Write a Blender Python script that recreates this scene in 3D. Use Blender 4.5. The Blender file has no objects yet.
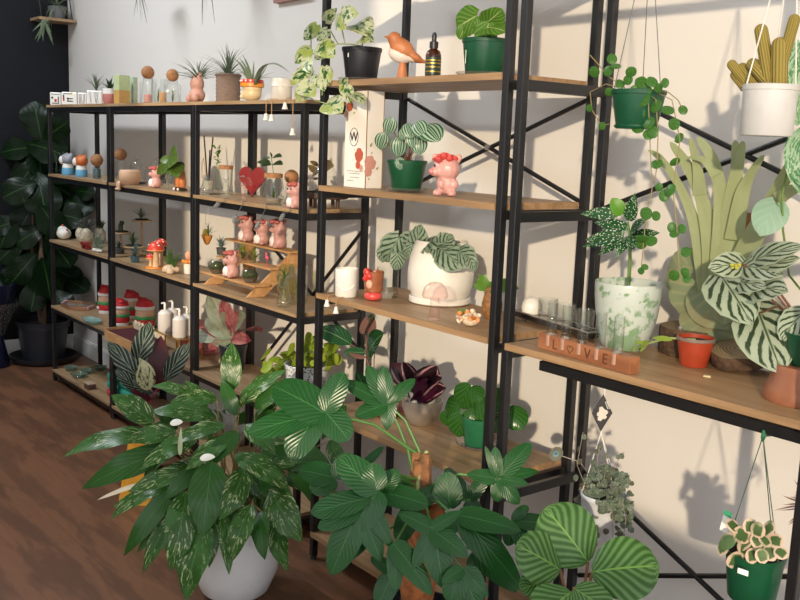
import bpy, bmesh, math, random
from math import sin, cos, pi, radians
from mathutils import Vector as V, Matrix
random.seed(7)
SC = bpy.context.scene
COL = SC.collection
R = random.uniform

# ------------------------------------------------------------------ camera
F = 945.33                      # focal length in pixels of an 800 px wide frame
YAW, PIT, ROL = -.8951, .1637, .0385
CAM = V((6.062, -2.005, 1.611))
_f = V((sin(YAW)*cos(PIT), cos(YAW)*cos(PIT), -sin(PIT)))
_r = V((cos(YAW), -sin(YAW), 0))
_u = _r.cross(_f)
_r, _u = cos(ROL)*_r + sin(ROL)*_u, -sin(ROL)*_r + cos(ROL)*_u

def ray(x, y): return (x-400)/F*_r - (y-300)/F*_u + _f
def onz(x, y, z):
    d = ray(x, y); return CAM + d*((z-CAM.z)/d.z)
def ony(x, y, Y):
    d = ray(x, y); return CAM + d*((Y-CAM.y)/d.y)
def onx(x, y, X):
    d = ray(x, y); return CAM + d*((X-CAM.x)/d.x)
def pr(q):
    v = V(q)-CAM; z = v.dot(_f); return 400+F*v.dot(_r)/z, 300-F*v.dot(_u)/z
def mpp(q): return (V(q)-CAM).dot(_f)/F          # metres per pixel at a point
def at(px, Y, z):
    """the point of the line (y = Y, height z) that lies in pixel column px"""
    X = ony(px, 300, Y).x
    for _ in range(8):
        a = pr((X, Y, z))[0]; b = pr((X+.001, Y, z))[0]
        X -= (a-px)/((b-a)/.001)
    return V((X, Y, z))

cam = bpy.data.cameras.new('camera'); co = bpy.data.objects.new('camera', cam); COL.objects.link(co)
cam.sensor_width = 36; cam.lens = F/800*36; cam.clip_start = .05
M = Matrix.Identity(4)
for i in range(3): M[i][0], M[i][1], M[i][2], M[i][3] = _r[i], _u[i], -_f[i], CAM[i]
co.matrix_world = M
SC.camera = co

# ------------------------------------------------------------------ mesh builder
class MB:
    def __init__(s): s.v = []; s.f = []; s.uv = []
    def add(s, vs, fs, uvs=None):
        o = len(s.v)
        s.v += [V(p) for p in vs]; s.f += [[i+o for i in f] for f in fs]
        s.uv += uvs if uvs else [(p[0]*3 % 1, p[2]*3 % 1) for p in vs]
        return s
    def box(s, x0, x1, y0, y1, z0, z1):
        return s.add([(x, y, z) for x in (x0, x1) for y in (y0, y1) for z in (z0, z1)],
                     [(0,1,3,2), (4,6,7,5), (0,4,5,1), (2,3,7,6), (0,2,6,4), (1,5,7,3)])
    def obox(s, c, A, B, Cc):
        """oriented box: centre and three half-axes"""
        c, A, B, Cc = V(c), V(A), V(B), V(Cc)
        return s.add([c+A*i+B*j+Cc*k for i in (-1, 1) for j in (-1, 1) for k in (-1, 1)],
                     [(0,1,3,2), (4,6,7,5), (0,4,5,1), (2,3,7,6), (0,2,6,4), (1,5,7,3)])
    def bar(s, a, b, w, h=None, up=(0, 0, 1)):
        a, b = V(a), V(b); d = (b-a).normalized(); up = V(up)
        if abs(d.dot(up)) > .98: up = V((0, 1, 0))
        x = d.cross(up).normalized(); y = x.cross(d)
        return s.obox((a+b)/2, (b-a)/2, x*w/2, y*(h or w)/2)
    def tube(s, pts, r, n=7):
        pts = [V(p) for p in pts]; k = len(pts)
        rs = r if isinstance(r, (list, tuple)) else [r]*k
        o = len(s.v); px = None; vs = []; uvs = []
        for i, p in enumerate(pts):
            d = (pts[min(i+1, k-1)]-pts[max(i-1, 0)]).normalized()
            if px is None: px = d.orthogonal().normalized()
            px = (px-d*px.dot(d)).normalized(); py = d.cross(px)
            for j in range(n):
                a = 2*pi*j/n
                vs.append(p+(px*cos(a)+py*sin(a))*rs[i]); uvs.append((i/(k-1), j/n))
        fs = [(i*n+j, i*n+(j+1) % n, (i+1)*n+(j+1) % n, (i+1)*n+j) for i in range(k-1) for j in range(n)]
        fs += [tuple(range(n))[::-1], tuple((k-1)*n+j for j in range(n))]
        return s.add(vs, fs, uvs)
    def lathe(s, c, prof, n=28, sx=1, sy=1, rot=None, wob=None):
        c = V(c); vs = []; fs = []; uvs = []; rings = []
        for i, (r, z) in enumerate(prof):
            if r < 1e-6: rings.append([len(vs)]); vs.append(V((0, 0, z))); uvs.append((.5, i/len(prof))); continue
            ring = []
            for j in range(n):
                a = 2*pi*j/n; q = r*(wob(a, z) if wob else 1)
                ring.append(len(vs)); vs.append(V((q*cos(a)*sx, q*sin(a)*sy, z))); uvs.append((j/n, i/len(prof)))
            rings.append(ring)
        for a, b in zip(rings, rings[1:]):
            for j in range(n):
                k = (j+1) % n
                if len(a) == 1 and len(b) == 1: break
                if len(a) == 1: fs.append((a[0], b[k], b[j]))
                elif len(b) == 1: fs.append((a[j], a[k], b[0]))
                else: fs.append((a[j], a[k], b[k], b[j]))
        if rot: vs = [rot @ p for p in vs]
        return s.add([p+c for p in vs], fs, uvs)
    def ell(s, c, r, rot=None, n=14, m=9):
        if not isinstance(r, (list, tuple)): r = (r, r, r)
        prof = [(sin(pi*i/m), -cos(pi*i/m)) for i in range(m+1)]
        prof[0] = (0, -1); prof[-1] = (0, 1)
        o = len(s.v); t = MB(); t.lathe((0, 0, 0), prof, n)
        vs = [V((p.x*r[0], p.y*r[1], p.z*r[2])) for p in t.v]
        if rot: vs = [rot @ p for p in vs]
        return s.add([p+V(c) for p in vs], t.f, t.uv)
    def disc(s, c, r, nrm=(0, 0, 1), n=20, th=.001):
        nrm = V(nrm).normalized(); q = V((0, 0, 1)).rotation_difference(nrm).to_matrix()
        return s.lathe(c, [(0, -th/2), (r, -th/2), (r, th/2), (0, th/2)], n, rot=q)
    def prism(s, poly, O, A, B, T):
        """outline poly (a, b) laid out from O along A and B, as thick as the vector T"""
        O, A, B, T = V(O), V(A), V(B), V(T); n = len(poly)
        vs = [O+A*a+B*b for a, b in poly]; vs += [p+T for p in vs]
        fs = [tuple(range(n))[::-1], tuple(range(n, 2*n))]
        fs += [(i, (i+1) % n, n+(i+1) % n, n+i) for i in range(n)]
        return s.add(vs, fs)
    def ribbon(s, pts, hw, nrm, fold=0., curl=0., m=2, ripple=0., rk=9, cord=0., L=1., th=0.):
        """a blade along pts with half-widths hw; uv = (along, across)"""
        pts = [V(p) for p in pts]; k = len(pts); vs = []; uvs = []; nv = 2*m+1; N = V(nrm)
        ph = R(0, 6)
        for i, p in enumerate(pts):
            d = (pts[min(i+1, k-1)]-pts[max(i-1, 0)]).normalized()
            n_ = (N-d*N.dot(d))
            n_ = n_.normalized() if n_.length > 1e-4 else d.orthogonal().normalized()
            b = d.cross(n_); t = i/(k-1)
            for j in range(nv):
                v = (j-m)/m; w = hw[i]
                q = p+b*v*w+n_*(fold*abs(v)*w-curl*v*v*w+ripple*w*abs(v)**2*sin(rk*t+ph+(1.3 if v > 0 else 0)))
                if cord: q -= d*L*cord*abs(v)**1.4*(1-t)**4
                vs.append(q); uvs.append((t, .5+.5*v))
        fs = [(i*nv+j, i*nv+j+1, (i+1)*nv+j+1, (i+1)*nv+j) for i in range(k-1) for j in range(nv-1)]
        return s.add(vs, fs, uvs)
    def leaf(s, a, b, w, nrm=(0, -.5, .8), shape=(.6, .9), arch=.12, fold=.25, curl=.1, seg=9, m=2, ripple=0., rk=9, cord=0., sag=None):
        """leaf from a to b, w = full width as a share of its length"""
        a, b = V(a), V(b); L = (b-a).length; N = V(nrm).normalized(); d = (b-a).normalized()
        n_ = N-d*N.dot(d)
        n_ = n_.normalized() if n_.length > 1e-3 else d.orthogonal().normalized()
        c = (a+b)/2+n_*L*arch
        if sag: c += V((0, 0, sag*L))
        p, q = shape; mx = (p/(p+q))**p*(q/(p+q))**q
        pts = []; hw = []
        for i in range(seg+1):
            t = i/seg; t = t if 0 < i < seg else t
            pts.append(a*(1-t)**2+c*2*t*(1-t)+b*t*t)
            tt = min(max(t, .012), .996)
            hw.append(w*L/2*(tt**p*(1-tt)**q)/mx)
        return s.ribbon(pts, hw, n_, fold, curl, m, ripple, rk, cord, L)
    def build(s, name, mat, parent=None, smooth=True, label=None, origin=None, bev=0.):
        me = bpy.data.meshes.new(name)
        o0 = V(origin) if origin is not None else (V(parent['o']) if parent is not None else V((0, 0, 0)))
        me.from_pydata([p-o0 for p in s.v], [], s.f)
        uvl = me.uv_layers.new(name='UVMap'); flat = []
        for l in me.loops: flat += s.uv[l.vertex_index]
        uvl.data.foreach_set('uv', flat)
        bm = bmesh.new(); bm.from_mesh(me); bmesh.ops.recalc_face_normals(bm, faces=bm.faces); bm.to_mesh(me); bm.free()
        if smooth:
            me.polygons.foreach_set('use_smooth', [True]*len(me.polygons))
            try: me.set_sharp_from_angle(angle=radians(42))
            except Exception: pass
        me.materials.append(mat)
        o = bpy.data.objects.new(name, me); COL.objects.link(o)
        if parent is not None: o.parent = parent
        else: o.location = o0
        o['o'] = tuple(o0)
        if label: o['label'] = label
        if bev:
            bv = o.modifiers.new('bevel', 'BEVEL'); bv.width = bev; bv.segments = 2; bv.limit_method = 'ANGLE'
        return o

def blob(name, ells, mat, parent, res=.004, label=None, sm=6):
    """one continuous body grown from overlapping ellipsoids"""
    m = MB()
    for e in ells: m.ell(*e)
    zb = parent['o'][2]+.0008
    if name in ('body', 'pot', 'coral', 'painted_base', 'bib'):
        for v in m.v: v.z = max(v.z, zb)
    o = m.build(name, mat, parent, label=label)
    r = o.modifiers.new('remesh', 'REMESH'); r.mode = 'VOXEL'; r.voxel_size = res; r.use_smooth_shade = True
    k = o.modifiers.new('smooth', 'SMOOTH'); k.iterations = sm; k.factor = .5
    return o

def T(name, label, cat, loc, group=None):
    o = bpy.data.objects.new(name, None); COL.objects.link(o); o.location = loc; o['o'] = tuple(loc)
    o.empty_display_size = .03
    o['label'] = label; o['category'] = cat
    if group: o['group'] = group
    return o
def tag(o, label, cat, group=None, kind=None):
    o['label'] = label; o['category'] = cat
    if group: o['group'] = group
    if kind: o['kind'] = kind
    return o
def struct(o): o['kind'] = 'structure'; return o
def dup(root, loc, label, group=None, rz=0.):
    r = root.copy(); COL.objects.link(r); r.location = loc; r['label'] = label; r.rotation_euler = (0, 0, rz)
    if group: r['group'] = group
    for ch in list(root.children):
        c = ch.copy(); COL.objects.link(c); c.parent = r
        for g in list(ch.children):
            d = g.copy(); COL.objects.link(d); d.parent = c
    return r
def text(body, size, O, A, B, mat, parent, name='lettering', ext=.0008, label=None, bold=0.):
    cu = bpy.data.curves.new(name, 'FONT'); cu.body = body; cu.size = size; cu.extrude = ext; cu.offset = bold
    cu.align_x = 'CENTER'; cu.align_y = 'CENTER'
    tmp = bpy.data.objects.new(name, cu); COL.objects.link(tmp)
    dg = bpy.context.evaluated_depsgraph_get(); me = bpy.data.meshes.new_from_object(tmp.evaluated_get(dg))
    bpy.data.objects.remove(tmp)
    me.name = name; A, B = V(A).normalized(), V(B).normalized(); Cn = A.cross(B)
    o0 = V(parent['o'])
    for v in me.vertices: v.co = V(O)-o0+A*v.co.x+B*v.co.y+Cn*v.co.z
    me.materials.clear(); me.materials.append(mat)
    o = bpy.data.objects.new(name, me); COL.objects.link(o); o.parent = parent; o['o'] = tuple(o0)
    if label: o['label'] = label
    return o

# ------------------------------------------------------------------ materials
def lin(c):
    if isinstance(c, str): c = [int(c[i:i+2], 16)/255 for i in (0, 2, 4)]
    return tuple(x/12.92 if x <= .04045 else ((x+.055)/1.055)**2.4 for x in c)+(1,)
class NT:
    def __init__(s, name):
        s.m = bpy.data.materials.new(name); s.m.use_nodes = True; s.t = s.m.node_tree; s.t.nodes.clear()
        s.out = s.n('ShaderNodeOutputMaterial')
    def n(s, k, **kw):
        o = s.t.nodes.new(k)
        for a, b in kw.items(): setattr(o, a, b)
        return o
    def l(s, a, b): s.t.links.new(a, b)
    def val(s, sock, v):
        if hasattr(v, 'is_linked') or isinstance(v, bpy.types.NodeSocket): s.l(v, sock)
        else: sock.default_value = v
    def math(s, op, a, b=0., c=None, clamp=False):
        o = s.n('ShaderNodeMath', operation=op); o.use_clamp = clamp
        s.val(o.inputs[0], a); s.val(o.inputs[1], b)
        if c is not None: s.val(o.inputs[2], c)
        return o.outputs[0]
    def step(s, x, lo, hi):
        o = s.n('ShaderNodeMapRange', interpolation_type='SMOOTHSTEP'); s.val(o.inputs[0], x)
        o.inputs[1].default_value = lo; o.inputs[2].default_value = hi; return o.outputs[0]
    def mix(s, f, a, b, mode='MIX'):
        o = s.n('ShaderNodeMix', data_type='RGBA', blend_type=mode); s.val(o.inputs[0], f)
        s.val(o.inputs[6], a); s.val(o.inputs[7], b); return o.outputs[2]
    def noise(s, vec, scale, detail=3., rough=.5, out=0):
        o = s.n('ShaderNodeTexNoise'); o.inputs['Scale'].default_value = scale
        o.inputs['Detail'].default_value = detail; o.inputs['Roughness'].default_value = rough
        if vec is not None: s.l(vec, o.inputs['Vector'])
        return o.outputs[out]
    def obj(s, scale=None):
        o = s.n('ShaderNodeTexCoord').outputs['Object']
        if scale:
            m = s.n('ShaderNodeMapping'); m.inputs['Scale'].default_value = scale; s.l(o, m.inputs['Vector']); o = m.outputs[0]
        return o
    def bsdf(s, col, rough=.5, metal=0., spec=.5, **kw):
        b = s.n('ShaderNodeBsdfPrincipled'); s.val(b.inputs['Base Color'], col); s.val(b.inputs['Roughness'], rough)
        b.inputs['Metallic'].default_value = metal; b.inputs['Specular IOR Level'].default_value = spec
        for k, v in kw.items(): b.inputs[k.replace('_', ' ')].default_value = v
        return b
    def bump(s, b, h, st=.3, dist=.01):
        o = s.n('ShaderNodeBump'); o.inputs['Strength'].default_value = st; o.inputs['Distance'].default_value = dist
        s.l(h, o.inputs['Height']); s.l(o.outputs[0], b.inputs['Normal'])
    def done(s, sh): s.l(sh, s.out.inputs[0]); return s.m

def mat(name, c, rough=.5, metal=0., var=.12, vs=30., bump=0., spec=.5, **kw):
    t = NT(name); c = lin(c); n = t.noise(t.obj(), vs)
    c2 = tuple(x*(1-var) for x in c[:3])+(1,)
    b = t.bsdf(t.mix(t.step(n, .3, .7), c, c2), rough, metal, spec, **kw)
    if bump: t.bump(b, n, bump, .004)
    return t.done(b.outputs[0])
def wood(name, c1, c2, grain=(2, 30, 30), rough=.45, sc=1.6, ring=False):
    t = NT(name); o = t.obj(grain); n = t.noise(o, sc, 5., .6); n2 = t.noise(t.obj((.8, 6, 6)), 2.2, 2.)
    f = t.math('ADD', t.math('MULTIPLY', n, .7), t.math('MULTIPLY', n2, .4))
    b = t.bsdf(t.mix(t.step(f, .4, .7), lin(c1), lin(c2)), rough)
    t.bump(b, n, .08, .003)
    return t.done(b.outputs[0])
def glass(name, tint='ffffff', refl=1., rough=.02, body=0., bodycol='ffffff'):
    """thin clear walls: what shows through, tinted, plus the surface reflection"""
    t = NT(name); tr = t.n('ShaderNodeBsdfTransparent'); tr.inputs[0].default_value = lin(tint)
    g = t.n('ShaderNodeBsdfGlossy'); g.inputs['Roughness'].default_value = rough
    lw = t.n('ShaderNodeLayerWeight'); lw.inputs[0].default_value = .35
    f = t.math('MULTIPLY', t.math('ADD', t.math('POWER', lw.outputs['Facing'], 2.2), .035), .7*refl, clamp=True)
    mx = t.n('ShaderNodeMixShader'); t.l(f, mx.inputs[0]); t.l(tr.outputs[0], mx.inputs[1]); t.l(g.outputs[0], mx.inputs[2])
    if body:
        d = t.n('ShaderNodeBsdfDiffuse'); d.inputs[0].default_value = lin(bodycol)
        m2 = t.n('ShaderNodeMixShader'); m2.inputs[0].default_value = body
        t.l(mx.outputs[0], m2.inputs[1]); t.l(d.outputs[0], m2.inputs[2]); mx = m2
    return t.done(mx.outputs[0])
def leafmat(name, c1, c2, mode='plain', n=9., k=.5, c3=None, amt=.5, rough=.33, rib=None, ribw=.05, trans=.2, sharp=.12, sc=(6, 3), bmp=.07, spec=.3):
    t = NT(name); uv = t.n('ShaderNodeUVMap'); uv.uv_map = 'UVMap'
    sp = t.n('ShaderNodeSeparateXYZ'); t.l(uv.outputs[0], sp.inputs[0])
    u = sp.outputs[0]; v = t.math('MULTIPLY', t.math('SUBTRACT', sp.outputs[1], .5), 2.); av = t.math('ABSOLUTE', v)
    ob = t.obj(); w0 = t.noise(ob, 14., 2.)
    vein = t.math('SUBTRACT', u, t.math('MULTIPLY', t.math('POWER', av, .8), k))
    wav = t.math('SINE', t.math('MULTIPLY', vein, n*2*pi))
    cb = t.n('ShaderNodeCombineXYZ'); t.val(cb.inputs[0], t.math('MULTIPLY', vein, sc[0])); t.val(cb.inputs[1], t.math('MULTIPLY', v, sc[1]))
    t.l(t.math('MULTIPLY', w0, 9.), cb.inputs[2]); ln = t.noise(cb.outputs[0], 1., 3., .6)
    A, B = lin(c1), lin(c2); h = wav
    if mode == 'plain': f = t.math('MULTIPLY', t.step(wav, .3, 1.), amt)
    elif mode == 'stripes': f = t.step(t.math('ADD', wav, t.math('MULTIPLY', t.math('SUBTRACT', ln, .5), 1.6)), 1-2*amt-sharp*2, 1-2*amt+sharp*2)
    elif mode == 'longi':
        wv = t.math('SINE', t.math('MULTIPLY', t.math('POWER', av, .9), n*2*pi)); f = t.step(wv, -sharp*4-amt+.5, sharp*4-amt+.5); h = wv
    elif mode == 'noise': f = t.step(ln, 1-amt-sharp, 1-amt+sharp)
    elif mode == 'margin':
        g = t.math('ADD', t.math('MAXIMUM', av, t.math('MULTIPLY', t.math('ABSOLUTE', t.math('SUBTRACT', u, .48)), 1.9)), t.math('MULTIPLY', t.math('SUBTRACT', ln, .5), .5))
        f = t.step(g, 1-amt-sharp, 1-amt+sharp)
    elif mode == 'band':
        g = t.math('ADD', t.math('ABSOLUTE', t.math('SUBTRACT', av, .66)), t.math('MULTIPLY', t.math('SUBTRACT', ln, .5), .25))
        f = t.math('SUBTRACT', 1., t.step(g, amt-sharp, amt+sharp))
    elif mode == 'dots':
        vo = t.n('ShaderNodeTexVoronoi'); vo.inputs['Scale'].default_value = 1.
        c4 = t.n('ShaderNodeCombineXYZ'); t.val(c4.inputs[0], t.math('MULTIPLY', u, sc[0])); t.val(c4.inputs[1], t.math('MULTIPLY', v, sc[1])); t.l(t.math('MULTIPLY', w0, 2.), c4.inputs[2])
        t.l(c4.outputs[0], vo.inputs['Vector']); f = t.math('SUBTRACT', 1., t.step(vo.outputs['Distance'], amt*.7, amt))
    elif mode == 'patch':     # silver blade, dark feathered patches between the veins
        g = t.math('ADD', wav, t.math('MULTIPLY', t.math('SUBTRACT', ln, .5), 2.4))
        f = t.math('MULTIPLY', t.step(g, 1-2*amt-.3, 1-2*amt+.3), t.step(av, .03, .12))
        f = t.math('MULTIPLY', f, t.math('SUBTRACT', 1., t.step(av, .80, .95)))
    c = t.mix(f, A, B)
    if c3: c = t.mix(t.step(w0, .5, .68), c, lin(c3))
    c = t.mix(t.math('MULTIPLY', w0, .3), c, t.mix(.6, c, (0, 0, 0, 1)))
    if rib: c = t.mix(t.math('SUBTRACT', 1., t.step(av, ribw*.5, ribw)), c, lin(rib))
    b = t.bsdf(c, rough, 0., spec); t.bump(b, h, bmp, .002)
    tl = t.n('ShaderNodeBsdfTranslucent'); t.l(c, tl.inputs[0])
    mx = t.n('ShaderNodeMixShader'); mx.inputs[0].default_value = trans
    t.l(b.outputs[0], mx.inputs[1]); t.l(tl.outputs[0], mx.inputs[2])
    return t.done(mx.outputs[0])

# --- setting materials
def floor_mat():
    t = NT('floor_laminate'); o = t.obj(); r = t.n('ShaderNodeMapping'); r.inputs['Rotation'].default_value = (0, 0, 0); t.l(o, r.inputs[0])
    br = t.n('ShaderNodeTexBrick'); br.offset = .37; t.l(r.outputs[0], br.inputs['Vector'])
    br.inputs['Color1'].default_value = (.45, .45, .45, 1); br.inputs['Color2'].default_value = (.62, .62, .62, 1); br.inputs['Mortar'].default_value = (.2, .2, .2, 1)
    br.inputs['Scale'].default_value = 1.; br.inputs['Brick Width'].default_value = 1.25; br.inputs['Row Height'].default_value = .19; br.inputs['Mortar Size'].default_value = .0015
    mp = t.n('ShaderNodeMapping'); mp.inputs['Scale'].default_value = (.8, 4.2, 1); t.l(r.outputs[0], mp.inputs[0])
    ad = t.n('ShaderNodeVectorMath', operation='ADD'); t.l(mp.outputs[0], ad.inputs[0]); t.l(br.outputs['Color'], ad.inputs[1])
    n = t.noise(ad.outputs[0], 2.3, 6., .62)
    wv = t.math('SINE', t.math('MULTIPLY', n, 26.))
    g = t.math('ADD', t.math('MULTIPLY', n, .8), t.math('MULTIPLY', wv, .07))
    c = t.mix(t.step(g, .25, .62), lin('5d4130'), lin('7a543d'))
    c = t.mix(.35, c, br.outputs['Color'], 'OVERLAY')
    b = t.bsdf(c, .36, 0., .4); t.bump(b, n, .05, .002)
    return t.done(b.outputs[0])
def wall_mat(name, c, rough=.85):
    t = NT(name); n = t.noise(t.obj(), 60., 3.); n2 = t.noise(t.obj(), 1.3, 2.)
    c = lin(c); b = t.bsdf(t.mix(t.math('MULTIPLY', n2, .35), c, tuple(x*.93 for x in c[:3])+(1,)), rough, 0., .25)
    t.bump(b, n, .06, .002); return t.done(b.outputs[0])
BLACK = mat('black_powder_coat', '17171a', .32, .0, .1, 60, .05)
BOARD = wood('oak_melamine', 'a5835f', '876a4b')
BOARDL = wood('pale_oak_melamine', 'a98d6b', '8f7354')
WHITE_TRIM = mat('white_trim_paint', 'e8e8e6', .4)
WX, WZ = 4.0, 1.36
# ------------------------------------------------------------------ the room
m = MB().box(-.87, 8.6, -2.95, .433, -.08, 0); struct(m.build('floor', floor_mat(), smooth=False))
m = MB().box(-1.0, 8.6, .433, .53, -.08, 3.0); struct(m.build('wall_back', wall_mat('cream_wall_paint', 'dcd8d3'), smooth=False))
m = MB().box(-1.0, -.87, -2.95, .433, -.08, 3.0); struct(m.build('wall_left', wall_mat('black_wall_paint', '15171c', .7), smooth=False))
# unseen shopfront behind the camera: pier and header shaped to mask the sun
m = MB().box(-1.0, WX, -3.05, -2.95, -.08, 3.7).box(WX, 8.6, -3.05, -2.95, -.08, .12).box(WX, 5.75, -3.05, -2.95, 2.72, 3.7)
tf = NT('light_diffuser_film'); tl_ = tf.n('ShaderNodeBsdfTranslucent'); tl_.inputs[0].default_value = (.82, .84, .84, 1); df_ = tf.n('ShaderNodeBsdfDiffuse'); df_.inputs[0].default_value = (.8, .8, .8, 1)
mx_ = tf.n('ShaderNodeMixShader'); mx_.inputs[0].default_value = .3; tf.l(tl_.outputs[0], mx_.inputs[1]); tf.l(df_.outputs[0], mx_.inputs[2])
struct(MB().box(WX, 8.6, -3.004, -2.996, .12, WZ).build('added_light_diffuser', tf.done(mx_.outputs[0]), smooth=False))  # unseen translucent panel, added to scatter sunlight onto the pots and floor
struct(m.build('wall_front_sun_mask', wall_mat('sun_mask_plaster', 'c9c2b6'), smooth=False))
m = MB().box(-.87, 8.6, .418, .433, 0, .105); m.box(-.87, 8.6, .424, .433, .105, .115); struct(m.build('baseboard_back', WHITE_TRIM, smooth=False))
m = MB().box(-.87, -.855, -2.95, .418, 0, .105); m.box(-.87, -.861, -2.95, .418, .105, .115); struct(m.build('baseboard_left', WHITE_TRIM, smooth=False))

m = MB().box(-1.0, 8.6, -3.05, .53, 3.7, 3.8); struct(m.build('ceiling', wall_mat('white_ceiling_paint', 'dddddb'), smooth=False))
# ------------------------------------------------------------------ shelf racks
def frame_of(t, x0, x1, y0, y1, levels, bt, ztop, bmat, over=False, zf=0., boards=None, longs=True):
    P = .0125
    for x in (x0+P, x1-P):
        for y in (y0, y1):
            m = MB().box(x-P, x+P, y-P, y+P, zf+.012, ztop); p = m.build('post', BLACK, t, smooth=False, bev=.0028)
            f = MB().lathe((x, y, 0), [(0, 0), (.012, 0), (.012, .008), (.008, .013), (0, .013)], 12)
            f.build('foot', BLACK, p)
    for i, z in enumerate(levels):
        m = MB(); h = .027
        if longs or z > 2:
            for y in (y0, y1): m.box(x0+2*P, x1-2*P, y-.009, y+.009, z-h, z)
            for x in (x0+P, x1-P): m.box(x-.0085, x+.0085, y0+P, y1-P, z-h, z)
            m.build('shelf_frame', BLACK, t, smooth=False, bev=.001)
        else:
            for x in (x0+P, x1-P): MB().box(x-.0085, x+.0085, y0+P, y1-P, z-h, z).build('side_bar', BLACK, t, smooth=False, bev=.001)
        if boards is not None and i not in boards: continue
        m = MB()
        if over and i == 0: m.box(x0, x1, y0-.014, y1+.014, z, z+bt)
        else: m.box(x0+.011, x1-2*P-.0005, y0-.016, y0+P+.0005, z, z+bt).box(x0+2*P+.0005, x1-2*P-.0005, y0+P+.0005, y1-P-.0005, z, z+bt)
        m.build('shelf_board', bmat, t, smooth=False)
def brace(t, a, b):
    m = MB().bar(a, b, .004, .018, up=(0, -1, 0)); m.tube([V(a), V(b)], .008, 8); m.build('cross_brace', BLACK, t, smooth=False)
S = [1.75, 1.327, .913, .489, .068]
Mz = [2.18, 1.802, 1.431, 1.034, .59, .094]
YB_ = .301
xs = [-.0125, .9855, 2.0045, 2.9465]
lab = ['tall black metal shelf rack with pale wood boards, far left beside the black wall',
       'tall black metal shelf rack with pale wood boards, holding the red mushroom ornament',
       'tall black metal shelf rack with pale wood boards, holding the stepped wooden riser']
for i in range(3):
    t = T('shelf_rack', lab[i], 'shelf rack', ((xs[i]+xs[i+1])/2, .15, 0), 'narrow shelf racks along the left of the wall')
    frame_of(t, xs[i]+.0005, xs[i+1]-.0005, 0, YB_, S, .015, 1.75, BOARDL, over=True)
    if i == 2:
        a = ony(262, 360, .316); b = ony(364, 231, .316); brace(t, (max(a.x, 2.022), .316, a.z), (b.x-.01, .316, b.z))
        a = ony(255, 228, .322); b = ony(361, 352, .322); brace(t, (max(a.x, 2.022), .322, a.z), (b.x-.005, .322, b.z))
t = T('shelf_rack', 'tall wide black metal shelf rack with warm oak boards, middle of the wall', 'shelf rack', (3.63, .12, 0))
frame_of(t, 3.1475, 4.1045, -.063, .30, Mz, .02, 2.2, BOARD, longs=False)
brace(t, (3.17, .3165, 1.78), (4.09, .3165, 1.44)); brace(t, (3.17, .322, 1.44), (4.09, .322, 1.78))
c = V((3.63, .315, 1.61)); MB().tube([c, c+V((0, -.012, 0))], .01, 10).build('brace_bolt', mat('bolt_steel', 'b9b9bd', .3, .9), t)
t = T('desk_rack', 'black metal desk rack with wide oak desktop and crossed rear braces', 'desk rack', (4.62, .12, 0))
frame_of(t, 4.1375, 5.0925, -.063, .30, [2.18], .02, 2.2, BOARD, boards=[])
for z in (1.802, 1.431, 1.034, .59):
    for x in (4.15, 5.08): MB().box(x-.0085, x+.0085, -.05, .2875, z-.03, z).build('side_bar', BLACK, t, smooth=False, bev=.001)
MB().box(4.164, 5.0665, -.09, .2875, 1.034, 1.054).box(5.0665, 5.35, -.09, .2875, 1.034, 1.054).build('desktop', BOARD, t, smooth=False, bev=.001)
MB().box(4.235, 5.0665, -.016, .012, .980, 1.008).box(4.28, 4.30, -.012, .008, 1.008, 1.034).box(5.0, 5.02, -.012, .008, 1.008, 1.034).build('under_rail', BLACK, t, smooth=False, bev=.001)
for a, b in (((4.16, .3165, 1.795), (5.08, .3165, 1.44)), ((4.16, .322, 1.44), (5.08, .322, 1.795)), ((4.16, .3165, .586), (5.08, .3165, .19)), ((4.16, .322, .227), (5.08, .322, .59))): brace(t, a, b)
# ------------------------------------------------------------------ shared looks and small builders
SOIL = mat('potting_soil', '2b2019', .95, var=.5, vs=120, bump=.6)
WHITE = mat('white_ceramic', 'e6e2da', .3, var=.04)
WHITEP = mat('white_matte_pot', 'dfe0e2', .5, var=.04, bump=.1, vs=20)
GREENP = mat('green_plastic', '0d4a2f', .35, var=.1)
BLACKP = mat('black_plastic', '20222a', .38, var=.1)
CLEAR = glass('clear_glass', 'fcfdfc', 1.1); CLEARP = glass('clear_plastic', 'f4f4f2', .8, .08, .08, 'd8d8d8')
CORK = mat('cork', 'a8764c', .75, var=.3, vs=90, bump=.2)
STEM = mat('green_stem', '5c7a35', .5); STEMR = mat('reddish_stem', '6d4a3c', .5); STEMP = mat('pale_stem', '9aa869', .5)
TERRA = mat('terracotta', '935c3f', .6, var=.2, vs=25)
PAPER = mat('white_paper', 'ecebe6', .7, var=.03)
INK = mat('dark_print', '34323a', .7)
STEEL = mat('brushed_steel', 'd2cfca', .38, .9, var=.08, vs=50)
CORD = mat('white_cord', 'd9d6cf', .8); TWINE = mat('tan_twine', 'b98d62', .9)
GOLD = mat('gold_metal', 'c49a4a', .35, .8)

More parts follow.
